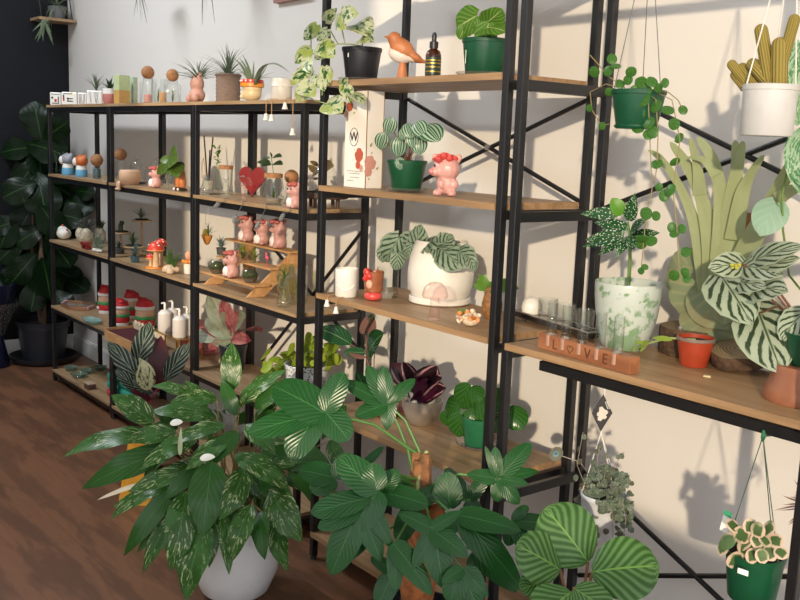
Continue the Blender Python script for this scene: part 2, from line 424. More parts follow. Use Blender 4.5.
def ncam(p, up=.5, j=.25):
    n = (CAM-V(p)).normalized()+V((0, 0, up))+V((R(-j, j), R(-j, j), R(-j, j)))
    return n.normalized()
def lf(mm, ax, ay, bx, by, Y0, Y1, w, up=.4, j=.2, **k):
    """a leaf between two points seen in the photo, at the depths Y0 and Y1"""
    a, b = ony(ax, ay, Y0), ony(bx, by, Y1)
    return mm.leaf(a, b, w, ncam((a+b)/2, up, j), **k)
def rl(mm, cx, cy, r, Y, dx=0., dy=1., asp=.95, up=.3, j=.25, tilt=0., **k):
    d = math.hypot(dx, dy); dx, dy = dx/d*r, dy/d*r
    k.setdefault('shape', (.5, .5)); k.setdefault('fold', .12)
    return lf(mm, cx-dx, cy-dy, cx+dx, cy+dy, Y+tilt, Y-tilt, asp, up, j, **k)
def pot(t, c, rt, rb, h, m, name='pot', lip=.004, soil=True, n=30, wall=.004, wob=None):
    c = V(c)
    p = MB().lathe(c, [(0, 0), (rb*.96, 0), (rb, .003), (rt-lip*.6, h*.88), (rt, h*.89), (rt+lip*.3, h-.002), (rt-.001, h), (rt-wall, h-.001), (rt-wall, h*.82), (0, h*.82)], n, wob=wob).build(name, m, t)
    if soil: MB().lathe(c, [(0, h*.90), (rt*.6, h*.885), (rt-wall-.0005, h*.86), (rt-wall-.0005, h*.825)], n).build('soil', SOIL, t)
    return p
def saucer(label, c, r, group=None):
    o = MB().lathe(c, [(0, .0008), (r*.8, .0008), (r*.97, .009), (r, .013), (r*.985, .013), (r*.8, .003), (0, .003)], 32).build('saucer', CLEARP, origin=c)
    return tag(o, label, 'saucer', group)
def sz(c, px): return px*mpp(c)

# ------------------------------------------------------------------ oak rack, board at eye height
Z1 = Mz[1]+.0207; Z2 = Mz[2]+.0207; Z3 = Mz[3]+.0207; Z4 = Mz[4]+.0207; Z5 = Mz[5]+.0207; ZD = 1.0547
# pothos
c = at(361, .05, Z1); saucer('clear plastic saucer under the black pothos pot', c+V((.022, .0, 0)), sz(c, 27)); c.z += .0035
t = T('trailing_pothos', 'cream marbled pothos in black nursery pot trailing over the left post', 'potted plant', c)
p = pot(t, c, sz(c, 20), sz(c, 15.5), sz(c, 33), BLACKP)
MB().obox(ony(348, 55, c.y-.066), V((.008, -.004, 0)), V((0, 0, .007)), V((.0006, .0012, 0))).build('price_sticker', PAPER, p, label='white price sticker')
POTH = leafmat('pothos_marbled_leaf', '356828', 'd3d9b4', 'noise', amt=.53, sharp=.05, sc=(2.2, 1.1), c3='a9bb5c', rough=.35, trans=.3)
st = MB(); Y = -.09
for pts in ([(362, 46), (350, 44), (338, 44), (322, 48), (311, 55), (309, 75), (305, 95), (316, 101), (328, 104)], [(362, 46), (366, 32), (372, 33)], [(345, 44), (341, 25), (346, 12)], [(338, 44), (330, 30), (333, 16)], [(311, 55), (311, 40), (312, 36)], [(328, 52), (324, 75), (322, 95)]):
    st.tube([ony(x, y, Y+(.13 if i == 0 and x == 362 else .05 if i < 2 else 0)) for i, (x, y) in enumerate(pts)], .0022, 6)
st.build('stem', STEMP, t)
m = MB()
for (ax, ay, bx, by, w) in ((342, 16, 357, 14, .75), (337, 20, 346, 27, .8), (326, 20, 336, 9, .6), (327, 30, 318, 40, .9), (316, 26, 305, 39, .85), (322, 46, 333, 57, .9), (330, 44, 316, 58, .8), (309, 50, 296, 62, .8), (306, 60, 312, 72, .8), (310, 70, 296, 76, .8), (300, 74, 292, 84, .9), (309, 84, 297, 100, .85), (304, 88, 314, 96, .9), (325, 68, 328, 84, .8), (318, 76, 324, 90, .75),
        (328, 103, 341, 112, 1.0), (345, 86, 350, 102, .75), (341, 84, 347, 78, .7), (352, 94, 362, 103, .9), (372, 26, 366, 40, .0)):
    if w: lf(m, ax-(bx-ax)*.08, ay-(by-ay)*.08, bx+(bx-ax)*.1, by+(by-ay)*.1, Y, Y-.015, w*.74, .1, .35, shape=(.42, .8), fold=.2, curl=.15, ripple=.05, cord=.12)
lf(m, 352, 28, 372, 38, .02, -.02, .6, .8, .3, shape=(.45, .8), arch=.3); lf(m, 360, 40, 374, 42, .01, -.03, .5, .8, .3, shape=(.45, .8), arch=.2)
m.build('foliage', POTH, t)
# bird
c = at(402, .03, Z1); s = mpp(c); t = T('bird_ornament', 'orange and white wooden bird on a cone stand', 'ornament', c)
ORW = wood('orange_stained_wood', 'c27c50', 'aa663e', (8, 8, 25), .5)
MB().lathe(c, [(0, 0), (6*s, 0), (3.2*s, 18*s), (0, 18.5*s)], 18).build('stand', ORW, t)
ax = V((_r.x, _r.y, 0)).normalized(); q = Matrix((ax, V((0, 0, 1)).cross(ax), V((0, 0, 1)))).transposed()
def bp(dx, dz): return c+ax*dx*s+V((0, 0, -dz*s))
rt = lambda a: q @ Matrix.Rotation(radians(a), 3, 'Y')
blob('body', [(bp(-2, -25), (13*s, 8*s, 8.5*s), rt(12)), (bp(6, -23), (12*s, 6*s, 5*s), rt(10))], mat('bird_white_belly', 'ddd3c8', .5), t, .003)
blob('wing', [(bp(-1, -31), (14.5*s, 9.4*s, 9.5*s), rt(35)), (bp(-9, -40), (7*s, 7*s, 7*s)), (bp(8, -25), (14*s, 7.2*s, 5*s), rt(28)), (bp(17, -20), (10*s, 3*s, 2*s), rt(12))], ORW, t, .003)
MB().tube([bp(-14, -41), bp(-19.5, -42)], [2.2*s, .3*s], 8).build('beak', ORW, t)
# dropper bottle
c = at(432.5, .03, Z1); s = mpp(c); t = T('dropper_bottle', 'amber glass dropper bottle with a black bulb and green label', 'bottle', c)
MB().lathe(c, [(0, 0), (7.4*s, 0), (7.8*s, s), (7.8*s, 23*s), (6.5*s, 27*s), (3.6*s, 29*s), (3.6*s, 31*s), (0, 31*s)]).build('bottle_body', mat('amber_glass', '3a1a0c', .1, var=.05, spec=.7), t)
MB().lathe(c, [(7.9*s, 4*s), (7.9*s, 21*s)]).build('label_band', mat('dark_green_label', '1f3b35', .4), t)
for z, w in ((18, 5), (15, 4.4), (11.5, 5), (7, 5)):
    g = MB(); g.lathe(c, [(7.98*s, (z-.6)*s), (7.98*s, (z+.6)*s)], 28); g.build('label_print', GOLD, t)
MB().lathe(c, [(0, 30*s), (4.4*s, 30*s), (4.4*s, 36*s), (2.3*s, 37*s), (2.6*s, 42*s), (1.6*s, 45*s), (0, 45.5*s)]).build('dropper_cap', BLACKP, t)
# begonia by the post
c = at(484, .05, Z1); s = mpp(c); saucer('clear plastic saucer under the small begonia beside the front post', c, 29*s); c.z += .0035
t = T('potted_begonia', 'lime veined begonia in a green pot by the front post', 'potted plant', c)
p = pot(t, c, 23.5*s, 19*s, 36*s, GREENP)
MB().obox(ony(468, 57, c.y-.055)+V((-.004, -.006, 0)), V((.007, -.006, 0)), V((0, 0, .02)), V((.0007, .0007, 0))).build('price_sticker', mat('pale_sticker', 'b9d0bd', .6), p, label='pale price sticker')
BEG = leafmat('begonia_lime_leaf', '4f7f2a', 'a3bb62', 'plain', n=5, k=.6, amt=.45, rib='b9c98a', ribw=.05, rough=.4, trans=.3)
m = MB()
for x, y, r, dx, dy in ((467, 22, 12, -.8, .5), (486, 37, 14, -.2, 1), (494, 16, 11, .6, -.5), (496, 30, 11, 1, .2), (481, 26, 9, .3, -1), (462, 33, 7, -.4, 1)): rl(m, x, y, r, c.y-.03, dx, dy, .95, .2, .4, ripple=.1, cord=.15, shape=(.42, .62))
m.build('foliage', BEG, t)
st = MB()
for x, y in ((467, 26), (486, 30), (494, 20), (463, 36), (478, 30)): st.tube([c+V((R(-.01, .01), 0, .1)), ony(x, y, c.y-.02)], .002, 6)
st.build('stem', STEMR, t)

# ------------------------------------------------------------------ oak rack, second board
c = at(365, -.035, Z2); A = at(343.5, -.035, Z2); w = c.x-A.x; s = mpp(c); dY = .02
while pr((c.x, -.035+dY, Z2))[0] < 381: dY += .002
h = 96*s; o = V((c.x-w/2, -.035+dY/2, Z2)); t = T('gift_box', 'tall white gift box printed with flowers and an oval monogram', 'box', o)
BX = mat('cream_box_card', 'e7e0d8', .6, var=.04, vs=8)
MB().box(A.x, c.x, -.035, -.035+dY, Z2, Z2+h).build('carton', BX, t, smooth=False, bev=.002)
g = MB().box(c.x-.0012, c.x+.0012, -.0362, -.0338, Z2, Z2+h); g.box(c.x-.001, c.x+.0006, -.035+dY-.001, -.035+dY+.0008, Z2, Z2+h); g.build('gold_edge', GOLD, t, smooth=False)
def fx(px, py): p_ = ony(px, py, -.0355); return V((p_.x, -.0356, p_.z))
def sx_(px, py): p_ = onx(px, py, c.x+.0006); return V((c.x+.0007, p_.y, p_.z))
ce = fx(354, 137); ring = [ce+V((.025*cos(a), 0, .031*sin(a))) for a in [2*pi*i/36 for i in range(37)]]
MB().tube(ring, .0011, 5).build('oval_emblem', INK, t)
text('W', .046, ce+V((0, -.0004, 0)), (1, 0, 0), (0, 0, 1), INK, t, 'monogram')
m = MB()
for py, px0, px1 in ((170.5, 347, 363), (173, 349, 360), (177, 350, 359), (180, 347, 353)):
    a, b = fx(px0, py), fx(px1, py); m.box(a.x, b.x, -.0359, -.0353, a.z-.001, a.z+.001)
m.build('small_print', mat('grey_print', '8d8a8a', .7), t, smooth=False)
def flower(fn, px, py, r, mm, mb, side):
    ce = fn(px, py); ux = V((0, 1, 0)) if side else V((1, 0, 0)); nn = V((1, 0, 0)) if side else V((0, -1, 0))
    for k in range(7):
        a = 2*pi*k/7+R(0, .5); d = ux*cos(a)+V((0, 0, 1))*sin(a)
        mb.disc(ce+d*r*.55+nn*(.0002+.0001*k), r*.5, nn, 10, .0006)
    mb.disc(ce+nn*.0012, r*.35, nn, 10, .0006)
PR, PK = mat('print_red', 'b8573c', .7), mat('print_pink', 'c99080', .7); PO = mat('print_olive', '9a9a52', .7)
for fn, px, py, r_, sd_, mm in ((fx, 359, 155, .024, 0, PR), (fx, 350, 106, .019, 0, PR), (fx, 358, 165, .014, 0, PR), (sx_, 370, 163, .025, 1, PK), (sx_, 368, 172, .016, 1, PK), (fx, 361, 168, .011, 0, PK), (fx, 346, 114, .012, 0, PK)):
    mb = MB(); flower(fn, px, py, r_, None, mb, sd_); mb.build('printed_flower', mm, t, label='red printed flower' if mm is PR else 'pink printed flower')
for fn, px, py, sd_ in ((fx, 355, 149, 0), (fx, 352, 160, 0), (sx_, 372, 152, 1), (sx_, 376, 170, 1), (sx_, 368, 180, 1), (fx, 356, 172, 0), (fx, 355, 112, 0), (fx, 347, 122, 0), (sx_, 370, 147, 1)):
    p_ = fn(px, py); d = V((0, 1, 0)) if sd_ else V((1, 0, 0)); nn = V((1, 0, 0)) if sd_ else V((0, -1, 0))
    MB().leaf(p_+nn*.0006, p_+nn*.0006+(d*R(-.01, .01)+V((0, 0, R(-.016, .016)))), .5, nn, arch=.01, fold=0, curl=0, seg=5, m=1).build('printed_leaf', PO, t)
# watermelon peperomia
c = at(406, .02, Z2); s = mpp(c); saucer('clear plastic saucer under the round leaved striped peperomia', c, 22*s); c.z += .0035
t = T('watermelon_peperomia', 'silver striped watermelon peperomia in a green pot', 'potted plant', c)
pot(t, c, 20*s, 14.5*s, 30*s, GREENP)
WM = leafmat('watermelon_leaf', '2c5c30', 'a9bfae', 'longi', n=3.1, amt=.5, sharp=.14, rough=.3, rib='2f6232', ribw=.07)
m = MB(); st = MB()
for x, y, r, dx, dy in ((390, 126, 8.5, -.3, 1), (382, 141, 8.5, -.3, 1), (399, 147, 10, -.1, 1), (419, 145, 10, .1, 1), (409, 131, 8, .3, 1), (420, 129, 8.5, .6, 1), (432, 133, 11, .7, .8), (400, 163.5, 6.5, 0, 1), (412, 140, 8, .1, 1), (403, 134, 6, 0, -1)):
    rl(m, x, y, r, c.y-.045+R(-.02, .02), dx, dy, .88, .2, .2, shape=(.42, .55), arch=.2, curl=.3); st.tube([c+V((R(-.012, .012), R(-.01, .01), 28*s)), ony(x, y-2, c.y-.03)], .0018, 6)
m.build('foliage', WM, t); st.build('stem', STEMR, t)
MB().obox(ony(414, 157, c.y-.02), V((.006, 0, 0)), V((0, 0, .016)), V((0, .0006, 0))).build('plant_tag', CLEARP, t)
# pig planter
c = at(445, .0, Z2); s = mpp(c); t = T('pig_planter', 'pink ceramic pig planter with red roses on its head', 'planter', c)
PINK = mat('pink_glazed_ceramic', 'd39d96', .35, var=.08, vs=12)
def gp(dx, dz, dy=0): return c+ax*dx*s+V((0, 0, dz*s))+q@V((0, -dy*s, 0))
blob('body', [(gp(1, 12), (11*s, 10*s, 11*s)), (gp(0, 27), (15*s, 13*s, 13*s)), (gp(-11, 24, 6), (6*s, 6*s, 5*s)), (gp(-8, 3, 5), (4.5*s, 5*s, 4*s)), (gp(6, 3, 7), (4.5*s, 5*s, 4*s)), (gp(-4, 12, 9), (3*s, 4*s, 5*s)), (gp(9, 12, 7), (3*s, 4*s, 5*s)), (gp(11, 37, 2), (4*s, 2.5*s, 5.5*s), rt(25)), (gp(-11, 37, 2), (3.5*s, 2.5*s, 5*s), rt(-25))], PINK, t, .003)
MB().ell(gp(-14.5, 24, 9.5), (3.6*s, 2.2*s, 3*s), q).build('snout', mat('deep_pink_ceramic', 'c77a77', .3), t)
e = MB()
for dx in (-12, -3): e.ell(gp(dx, 30, 11), 1.2*s)
e.build('eye', mat('black_glaze', '161212', .2), t)
m = MB()
for i in range(16):
    a = i*2.4; rr = 2.5*math.sqrt(i); b = gp(-1+rr*cos(a)*1.3, 39.5+R(-1, 1.2)-.12*rr*rr*.5, rr*sin(a)+2)
    m.lathe(b, [(0, -3*s), (3.2*s, -.8*s), (3.9*s, 1.5*s), (3.1*s, 1.2*s), (2.5*s, 2.9*s), (1.6*s, 1.8*s), (1*s, 3.4*s), (0, 3*s)], 10)
m.build('rose_crown', mat('coral_red_roses', 'd5514b', .5, var=.25), t)

# ------------------------------------------------------------------ oak rack, third board
c = onz(346, 296, Z3); s = mpp(c); t = T('white_cup', 'white ceramic cup with an embossed smiling face, left end of the shelf', 'cup', c)
MB().lathe(c, [(0, 0), (10.3*s, 0), (11*s, s), (11.6*s, 27*s), (11.2*s, 28*s), (10.5*s, 27*s), (10*s, 3*s), (0, 3*s)]).build('cup_body', WHITE, t)
sm = [c+V((0, 0, (12-5*sin(pi*i/10))*s+0))+(q@Matrix.Rotation((i-5)*.17, 3, 'Z'))@V((0, -11.35*s, 0)) for i in range(11)]
MB().tube(sm, .8*s, 6).build('embossed_smile', WHITE, t)
c = onz(373, 300, Z3); s = mpp(c); t = T('painted_cup', 'brown and red painted ceramic tumbler beside the white cup', 'cup', c)
MB().lathe(c, [(0, 9*s), (9*s, 9*s), (10.3*s, 29*s), (9.6*s, 29.5*s), (9*s, 28*s), (8.4*s, 10*s), (0, 10*s)]).build('cup_body', mat('brown_glaze', '9a5a38', .35, var=.3, vs=40), t)
blob('painted_base', [(c+V((0, 0, 4.5*s)), (9.4*s, 9.4*s, 6*s))], mat('coral_glaze', 'd8524d', .3), t, .003)
blob('painted_relief', [(gp2, r_) for gp2, r_ in ((c+ax*-5*s+q@V((0, -7*s, 0))+V((0, 0, 25*s)), (5*s, 3.6*s, 4*s)), (c+ax*-7*s+q@V((0, -5.5*s, 0))+V((0, 0, 29*s)), (4*s, 3.5*s, 4*s)), (c+ax*-8*s+q@V((0, -5*s, 0))+V((0, 0, 22*s)), (3.5*s, 3*s, 3*s)))], mat('red_glaze', 'cf3d35', .3), t, .003)
blob('painted_patch', [(c+ax*-4*s+q@V((0, -8.0*s, 0))+V((0, 0, 17*s)), (4.6*s, 2.6*s, 5*s))], mat('peach_glaze', 'dfae93', .3), t, .003)
c = at(387, .10, Z3); s = mpp(c)
o = MB().lathe(c, [(0, 0), (10*s, 0), (11*s, 3*s), (11*s, 30*s), (10.5*s, 30*s), (10.5*s, 3*s), (0, 2*s)]).build('glass_jar', CLEAR, origin=c); tag(o, 'clear glass jar behind the red and brown tumbler', 'jar')
c = onz(431, 303, Z3)+V((0, .04, 0)); s = mpp(c); t = T('potted_begonia', 'silver leaved begonia in a large rounded white pot', 'potted plant', c)
MB().lathe(c, [(0, 0), (29*s, 0), (31*s, 1.5*s), (31*s, 6*s), (29*s, 7*s)], 40).build('saucer_base', WHITE, t)
MB().lathe(c, [(26*s, 4*s), (29*s, 8*s), (32*s, 20*s), (33*s, 32*s), (31.5*s, 45*s), (28*s, 56*s), (26*s, 61*s), (25*s, 62*s), (24*s, 60*s), (26*s, 52*s), (0, 52*s)], 40).build('pot', WHITE, t)
MB().lathe(c, [(0, 57*s), (25*s, 55*s)], 30).build('soil', SOIL, t)
SB = leafmat('silver_begonia_leaf', '93a58f', '38523f', 'patch', n=4, k=.62, amt=.34, rough=.45, sc=(12, 6), rib='5c7a5e', ribw=.05)
m = MB()
for x, y, r, dx, dy in ((392, 250, 14, -.6, 1), (384, 254, 9, -.2, 1), (407, 245, 10, -.5, .3), (419, 238, 14, .1, -.6), (436, 243, 11, .6, -.1), (446, 240, 9, .5, -.4), (425, 249, 9, 0, 1), (428, 262, 13, -.1, 1), (452, 259, 15, .7, .7), (467, 258, 11, .9, .7), (472, 264, 8, .3, 1), (410, 252, 8, -.3, 1), (438, 254, 9, .4, .8), (397, 262, 9, -.1, 1)):
    rl(m, x, y, r*.96, c.y-.06+R(-.03, .02), dx, dy, .9, .3, .5, shape=(.42, .6), ripple=.2, rk=22, cord=.2, arch=.2, curl=.25)
m.build('foliage', SB, t)
c = onz(434, 319, Z3); s = mpp(c); t = T('glass_mushroom', 'small pink glass mushroom in front of the white pot', 'ornament', c)
PG = glass('pink_glass', 'fdf5f4', 1.1, .03, .015, 'e8b0aa')
MB().lathe(c, [(0, 0), (6*s, 0), (6.3*s, s), (4.2*s, 12*s), (4.6*s, 22*s)], 24).build('stem', PG, t)
MB().lathe(c, [(4.6*s, 21*s), (12*s, 21.5*s), (13.3*s, 24*s), (11*s, 32*s), (6*s, 36.5*s), (0, 37.5*s)], 24).build('cap', PG, t)
c = onz(469, 326, Z3); s = mpp(c); t = T('frilly_shell_ornament', 'orange and cream frilly shell ornament at the shelf edge', 'ornament', c)
m, m2 = MB(), MB()
for i in range(34):
    p_ = c+V((R(-11, 11)*s, R(-7, 7)*s, R(4.2, 14)*s)); (m if i % 3 else m2).lathe(p_, [(0, -2*s), (2*s, -s), (3.2*s, 1.2*s), (2.2*s, .8*s), (0, s)], 8, rot=Matrix.Rotation(R(0, 3), 3, V((R(-1, 1), R(-1, 1), 0)).normalized()))
m.ell(c+V((0, 0, 5*s)), (9*s, 6*s, 5*s)); m.build('frills', mat('cream_shell', 'e2cdb4', .5, var=.2), t); m2.build('orange_frills', mat('orange_shell', 'cf8346', .5), t)
m = MB(); lf(m, 462, 314, 458, 308, c.y, c.y, .5); lf(m, 463, 314, 465, 308, c.y, c.y, .5); m.build('leaf', STEM, t)
c = onz(487, 319, Z3)+V((0, .02, 0)); s = mpp(c); t = T('bud_vase', 'brown textured vase with a green sprig behind the front post', 'vase', c)
MB().lathe(c, [(0, 0), (7*s, 0), (10*s, 6*s), (10.5*s, 15*s), (8*s, 26*s), (6*s, 32*s), (5*s, 32*s), (0, 25*s)], 24).build('vase_body', mat('speckled_brown_ceramic', '9a6a3c', .6, var=.45, vs=70, bump=.4), t)
m = MB()
for a in ((486, 290, 476, 279), (486, 290, 473, 284), (487, 288, 484, 274), (488, 288, 496, 282), (487, 286, 478, 274), (490, 288, 519, 289)): lf(m, *a, c.y, c.y-.01, .45)
m.build('foliage', leafmat('sprig_leaf', '5d8a35', '93b45a', 'plain'), t); MB().tube([c+V((0, 0, 20*s)), ony(487, 280, c.y)], .002).build('stem', STEM, t)

# ------------------------------------------------------------------ oak rack, fourth board
c = onz(379, 414, Z4)+V((0, .03, 0)); s = mpp(c); t = T('ficus_plant', 'tall burgundy backed ficus in a white pot on the oak shelf', 'potted plant', c)
pot(t, c, 15*s, 11*s, 20*s, WHITE)
MB().lathe(c, [(0, 0), (15*s, 0), (20*s, 3*s), (20*s, 4*s), (13*s, 2*s)], 28).build('red_dish', mat('red_dish_glaze', '9c4a40', .4), t)
FIC = leafmat('ficus_leaf', '1f4a2a', '4c7a45', 'plain', n=7, k=.5, amt=.45, rough=.25, rib='7d9a6a', ribw=.04)
m = MB(); Y = c.y-.02
for a, w in (((351, 344, 317, 328), .48), ((366, 353, 344, 352), .42), ((368, 355, 384, 333), .55), ((372, 405, 356, 372), .5), ((376, 400, 384, 375), .45), ((366, 334, 374, 316), .55)): lf(m, *a, Y, Y-.04, w, .5, .3, shape=(.6, .8), curl=.15)
m.build('foliage', FIC, t)
FYL = leafmat('ficus_pink_underside', '8a6560', 'a98078', 'plain')
for a in ((362, 334, 366, 316, Y, Y-.01, .35, 0, .3), (366, 357, 348, 353, Y-.02, Y-.05, .3, -.6, .1), (370, 334, 373, 314, Y-.005, Y-.02, .45, -.2, .1)):
    m = MB(); lf(m, *a); m.build('young_leaf', FYL, t, label='dusky pink young leaf')
MB().tube([c+V((0, 0, 15*s)), ony(372, 380, Y), ony(366, 354, Y), ony(367, 335, Y), ony(366, 318, Y)], [.004, .0035, .003, .0025, .0015]).tube([ony(366, 354, Y), ony(351, 344, Y)], .002).tube([ony(374, 390, Y), ony(374, 360, Y), ony(375, 350, Y)], .002).build('stem', STEMR, t)
c = onz(417, 424, Z4)+V((0, .02, 0)); s = mpp(c); t = T('steel_bowl', 'brushed steel bowl holding the dark purple calathea', 'bowl', c)
MB().lathe(c, [(0, 0), (11*s, 0), (16*s, 6*s), (19.5*s, 16*s), (20.5*s, 25*s), (19.8*s, 25*s), (18.5*s, 15*s), (15*s, 6*s), (10*s, 2*s), (0, 2*s)], 36).build('bowl_body', STEEL, t)
c = c+V((0, 0, 2.2*s)); t = T('purple_calathea', 'dark purple calathea with pink ringed leaves in a white pot', 'potted plant', c)
pot(t, c, 15.5*s, 9*s, 32*s, WHITE)
PC = leafmat('calathea_rose_leaf', '2f1a22', 'b98a8e', 'band', amt=.10, sharp=.05, rough=.3, c3='3f1d2c', sc=(5, 3))
m = MB(); Y = c.y-.02
for a, w in (((412, 392, 389, 372), .7), ((408, 385, 392, 363), .75), ((415, 390, 403, 362), .6), ((418, 392, 437, 366), .5), ((418, 394, 442, 378), .5), ((420, 396, 446, 388), .4), ((415, 398, 428, 380), .5)): lf(m, *a, Y, Y-.04, w, .5, .3, shape=(.6, .7), curl=.3, ripple=.1)
m.build('foliage', PC, t)
m = MB()
for a in ((414, 398, 418, 376), (416, 400, 430, 384), (418, 402, 438, 388), (412, 400, 406, 384), (417, 400, 436, 394), (412, 402, 420, 390), (416, 402, 426, 378)): lf(m, *a, Y-.02, Y-.05, .32, .2, .4, shape=(.6, .7))
m.build('young_leaf', leafmat('calathea_maroon', '4a1532', '6d2447', 'plain', n=6), t, label='deep maroon young leaves')
c = onz(474, 446, Z4)+V((0, .02, 0)); s = mpp(c); saucer('clear plastic saucer under the pilea on the lower oak shelf', c, 24*s); c.z += .0035
t = T('potted_pilea', 'round leaved pilea in a small green pot beside the posts', 'potted plant', c)
pot(t, c, 18*s, 14*s, 29*s, mat('mid_green_plastic', '1f6643', .4))
PIL = leafmat('pilea_leaf', '2d5f24', '527f3a', 'plain', n=4, k=.7, amt=.5, rough=.22, trans=.25)
m = MB(); Y = c.y-.03
for x, y, r, dx, dy in ((465, 396, 12, -.3, 1), (476, 394, 8, .6, .8), (452, 408, 9, -.9, .7), (447, 418, 7, -.2, 1), (461, 424, 12, -.2, 1), (474, 418, 10, .2, 1), (486, 408, 11, .6, .6), (516, 418, 12, .4, 1), (498, 400, 12, .4, 1), (500, 424, 10, .2, 1)): rl(m, x, y, r*1.1, Y+(.05 if x > 495 else 0), dx, dy, .95, .3, .35, curl=.35, arch=.15)
m.build('foliage', PIL, t); st = MB()
for x, y in ((465, 400), (476, 398), (455, 408), (474, 414), (486, 408), (510, 412)): st.tube([c+V((R(-.01, .01), 0, 24*s)), ony(x, y, Y+.02)], .002)
st.build('stem', STEM, t)
# peacock feather
c = ony(556, 455, .2); c = V((c.x, .19, Z4+.004)); t = T('peacock_feather', 'peacock feather standing out past the right end of the shelf', 'feather', c)
a = ony(556, 454, .10); b = ony(580, 462, .16); MB().tube([a, b, ony(600, 490, .2), ony(612, 505, .22)], .0015).tube([c, a], .001).build('shaft', mat('feather_quill', 'a7a19a', .6), t)
n_ = ncam(a, .1, 0); e = MB()
for r_, m_, nm, k in ((.024, '3d3c26', 'vane', 0), (.014, '4d4a22', 'outer_eye', .0012), (.0095, '2a7f86', 'middle_eye', .0024), (.005, '16205a', 'inner_eye', .0036)):
    MB().lathe(a+n_*k, [(0, 0), (r_, 0), (r_*.98, .0006), (0, .001)], 22, sx=.8, rot=V((0, 0, 1)).rotation_difference(n_).to_matrix()).build(nm, mat('feather_'+nm, m_, .4), t)
# bottom board
c = onz(338, 545, Z5)+V((0, .12, 0)); t = T('silver_succulent', 'silvery blue succulent in a small terracotta pot low on the oak rack', 'potted plant', c); s = mpp(c)
pot(t, c, 12*s, 9*s, 15*s, TERRA); m = MB()
for i in range(18): a = i*2.4; m.leaf(c+V((0, 0, 15*s)), c+V((cos(a)*R(8, 18)*s, sin(a)*R(8, 18)*s, R(18, 34)*s)), .35, (cos(a), sin(a), 1), arch=.1)
m.build('foliage', leafmat('silver_blue_leaf', '8fa8a4', 'b9c8c4', 'plain', n=3), t)
# ------------------------------------------------------------------ on the desktop
# mirrored tray with a white dome and small glasses, standing across the two boards
A, B = V((3.90, .215, ZD)), V((4.28, .135, ZD)); d = (B-A).normalized(); e = V((-d.y, d.x, 0)); mid = (A+B)/2; hl = (B-A).length/2
t = T('mirror_tray', 'long mirrored tray on feet behind the test tube holder', 'tray', mid)
MB().obox(mid+e*.03+V((0, 0, .018)), d*hl, e*.03, V((0, 0, .008))).build('tray_body', mat('dark_mirror', '5d5a58', .12, .9), t, smooth=False, bev=.001)
g = MB()
for k in (0, .06): g.bar(A+e*k+V((0, 0, .030)), B+e*k+V((0, 0, .030)), .004)
for p_ in (A, B): g.bar(p_+V((0, 0, .030)), p_+e*.06+V((0, 0, .030)), .004)
g.build('chrome_rim', STEEL, t, smooth=False)
for k in (.12, .88):
    for j in (.007, .053):
        p_ = A+(B-A)*k+e*j; MB().lathe(p_, [(0, 0), (.006, 0), (.006, .0101), (0, .0101)], 10).build('foot', BLACKP, t)
c = onz(533, 311, ZD+.0268); c = A+d*.05+e*.03+V((0, 0, .0268)); s = mpp(c)
o = MB().lathe(c, [(0, 0), (9*s, 0), (10*s, 5*s), (9.3*s, 10*s), (7*s, 14*s), (4*s, 16*s), (0, 17*s)]).build('white_dome', WHITE, origin=c); tag(o, 'white rounded dome ornament on the left end of the mirrored tray', 'ornament')
LQ = glass('frosty_glass', 'fafbfa', 1.4, .03, .02, 'dfe3e2')
for i, (k, lb_) in enumerate(((.36, 'small clear glass on the mirrored tray, behind the first test tube'), (.60, 'small clear glass in the middle of the row on the mirrored tray'), (.85, 'small clear glass at the right end of the mirrored tray'))):
    c = A+(B-A)*k+e*.03+V((0, 0, .0268)); s = mpp(c)
    o = MB().lathe(c, [(0, 0), (7*s, 0), (9.5*s, 4*s), (10*s, 20*s), (9.3*s, 20*s), (8.5*s, 5*s), (0, 2*s)], 20).build('small_glass', LQ, origin=c); tag(o, lb_, 'glass', 'small glasses on the mirrored tray')
# LOVE holder with its five test tubes
A, B = onz(537.5, 347.5, ZD), onz(628, 375, ZD); B.y = max(B.y, -.082); d = (B-A).normalized(); e = V((-d.y, d.x, 0)); s = mpp((A+B)/2); L_ = (B-A).length; H_ = 16.5*s; D_ = .036
t = T('test_tube_holder', 'wooden test tube holder carved with LOVE in front of the green vase', 'holder', (A+B)/2+e*D_/2)
CH = wood('cherry_block', '9e6846', '855234', (3, 25, 25), .5)
hold = MB().obox((A+B)/2+e*D_/2+V((0, 0, H_/2)), d*L_/2, e*D_/2, V((0, 0, H_/2))).build('wood_block', CH, t, smooth=False, bev=.0012)
BURN = mat('burnt_wood', '5d3520', .7)
def fr(k, h): return A+d*(L_*k)-e*.0006+V((0, 0, H_*h))
ks = [.115, .285, .47, .66, .84]
for k, ch in ((.20, 'L'), (.565, 'V'), (.75, 'E')): text(ch, H_*.9, fr(k, .48), d, (0, 0, 1), BURN, t, 'carved_letter', .0006)
hp = []
for i in range(40):
    a = 2*pi*i/40; x = 16*sin(a)**3; y = 13*cos(a)-5*cos(2*a)-2*cos(3*a)-cos(4*a); hp.append(fr(.375, .5)+d*x*.00042*H_/.045*1.75+V((0, 0, y*.00042*H_/.045*1.75)))
MB().tube(hp+[hp[0]], .0011, 5).build('carved_heart', BURN, t)
for k in ks: MB().lathe(fr(k, .28)+e*.0035, [(0, 0), (.0075, .002), (.0075, H_*.725), (0, H_*.725)], 16).build('groove_insert', mat('tube_groove', 'a67f6c', .35, var=.03), t)
nm = ['leftmost', 'second', 'middle', 'fourth', 'rightmost']
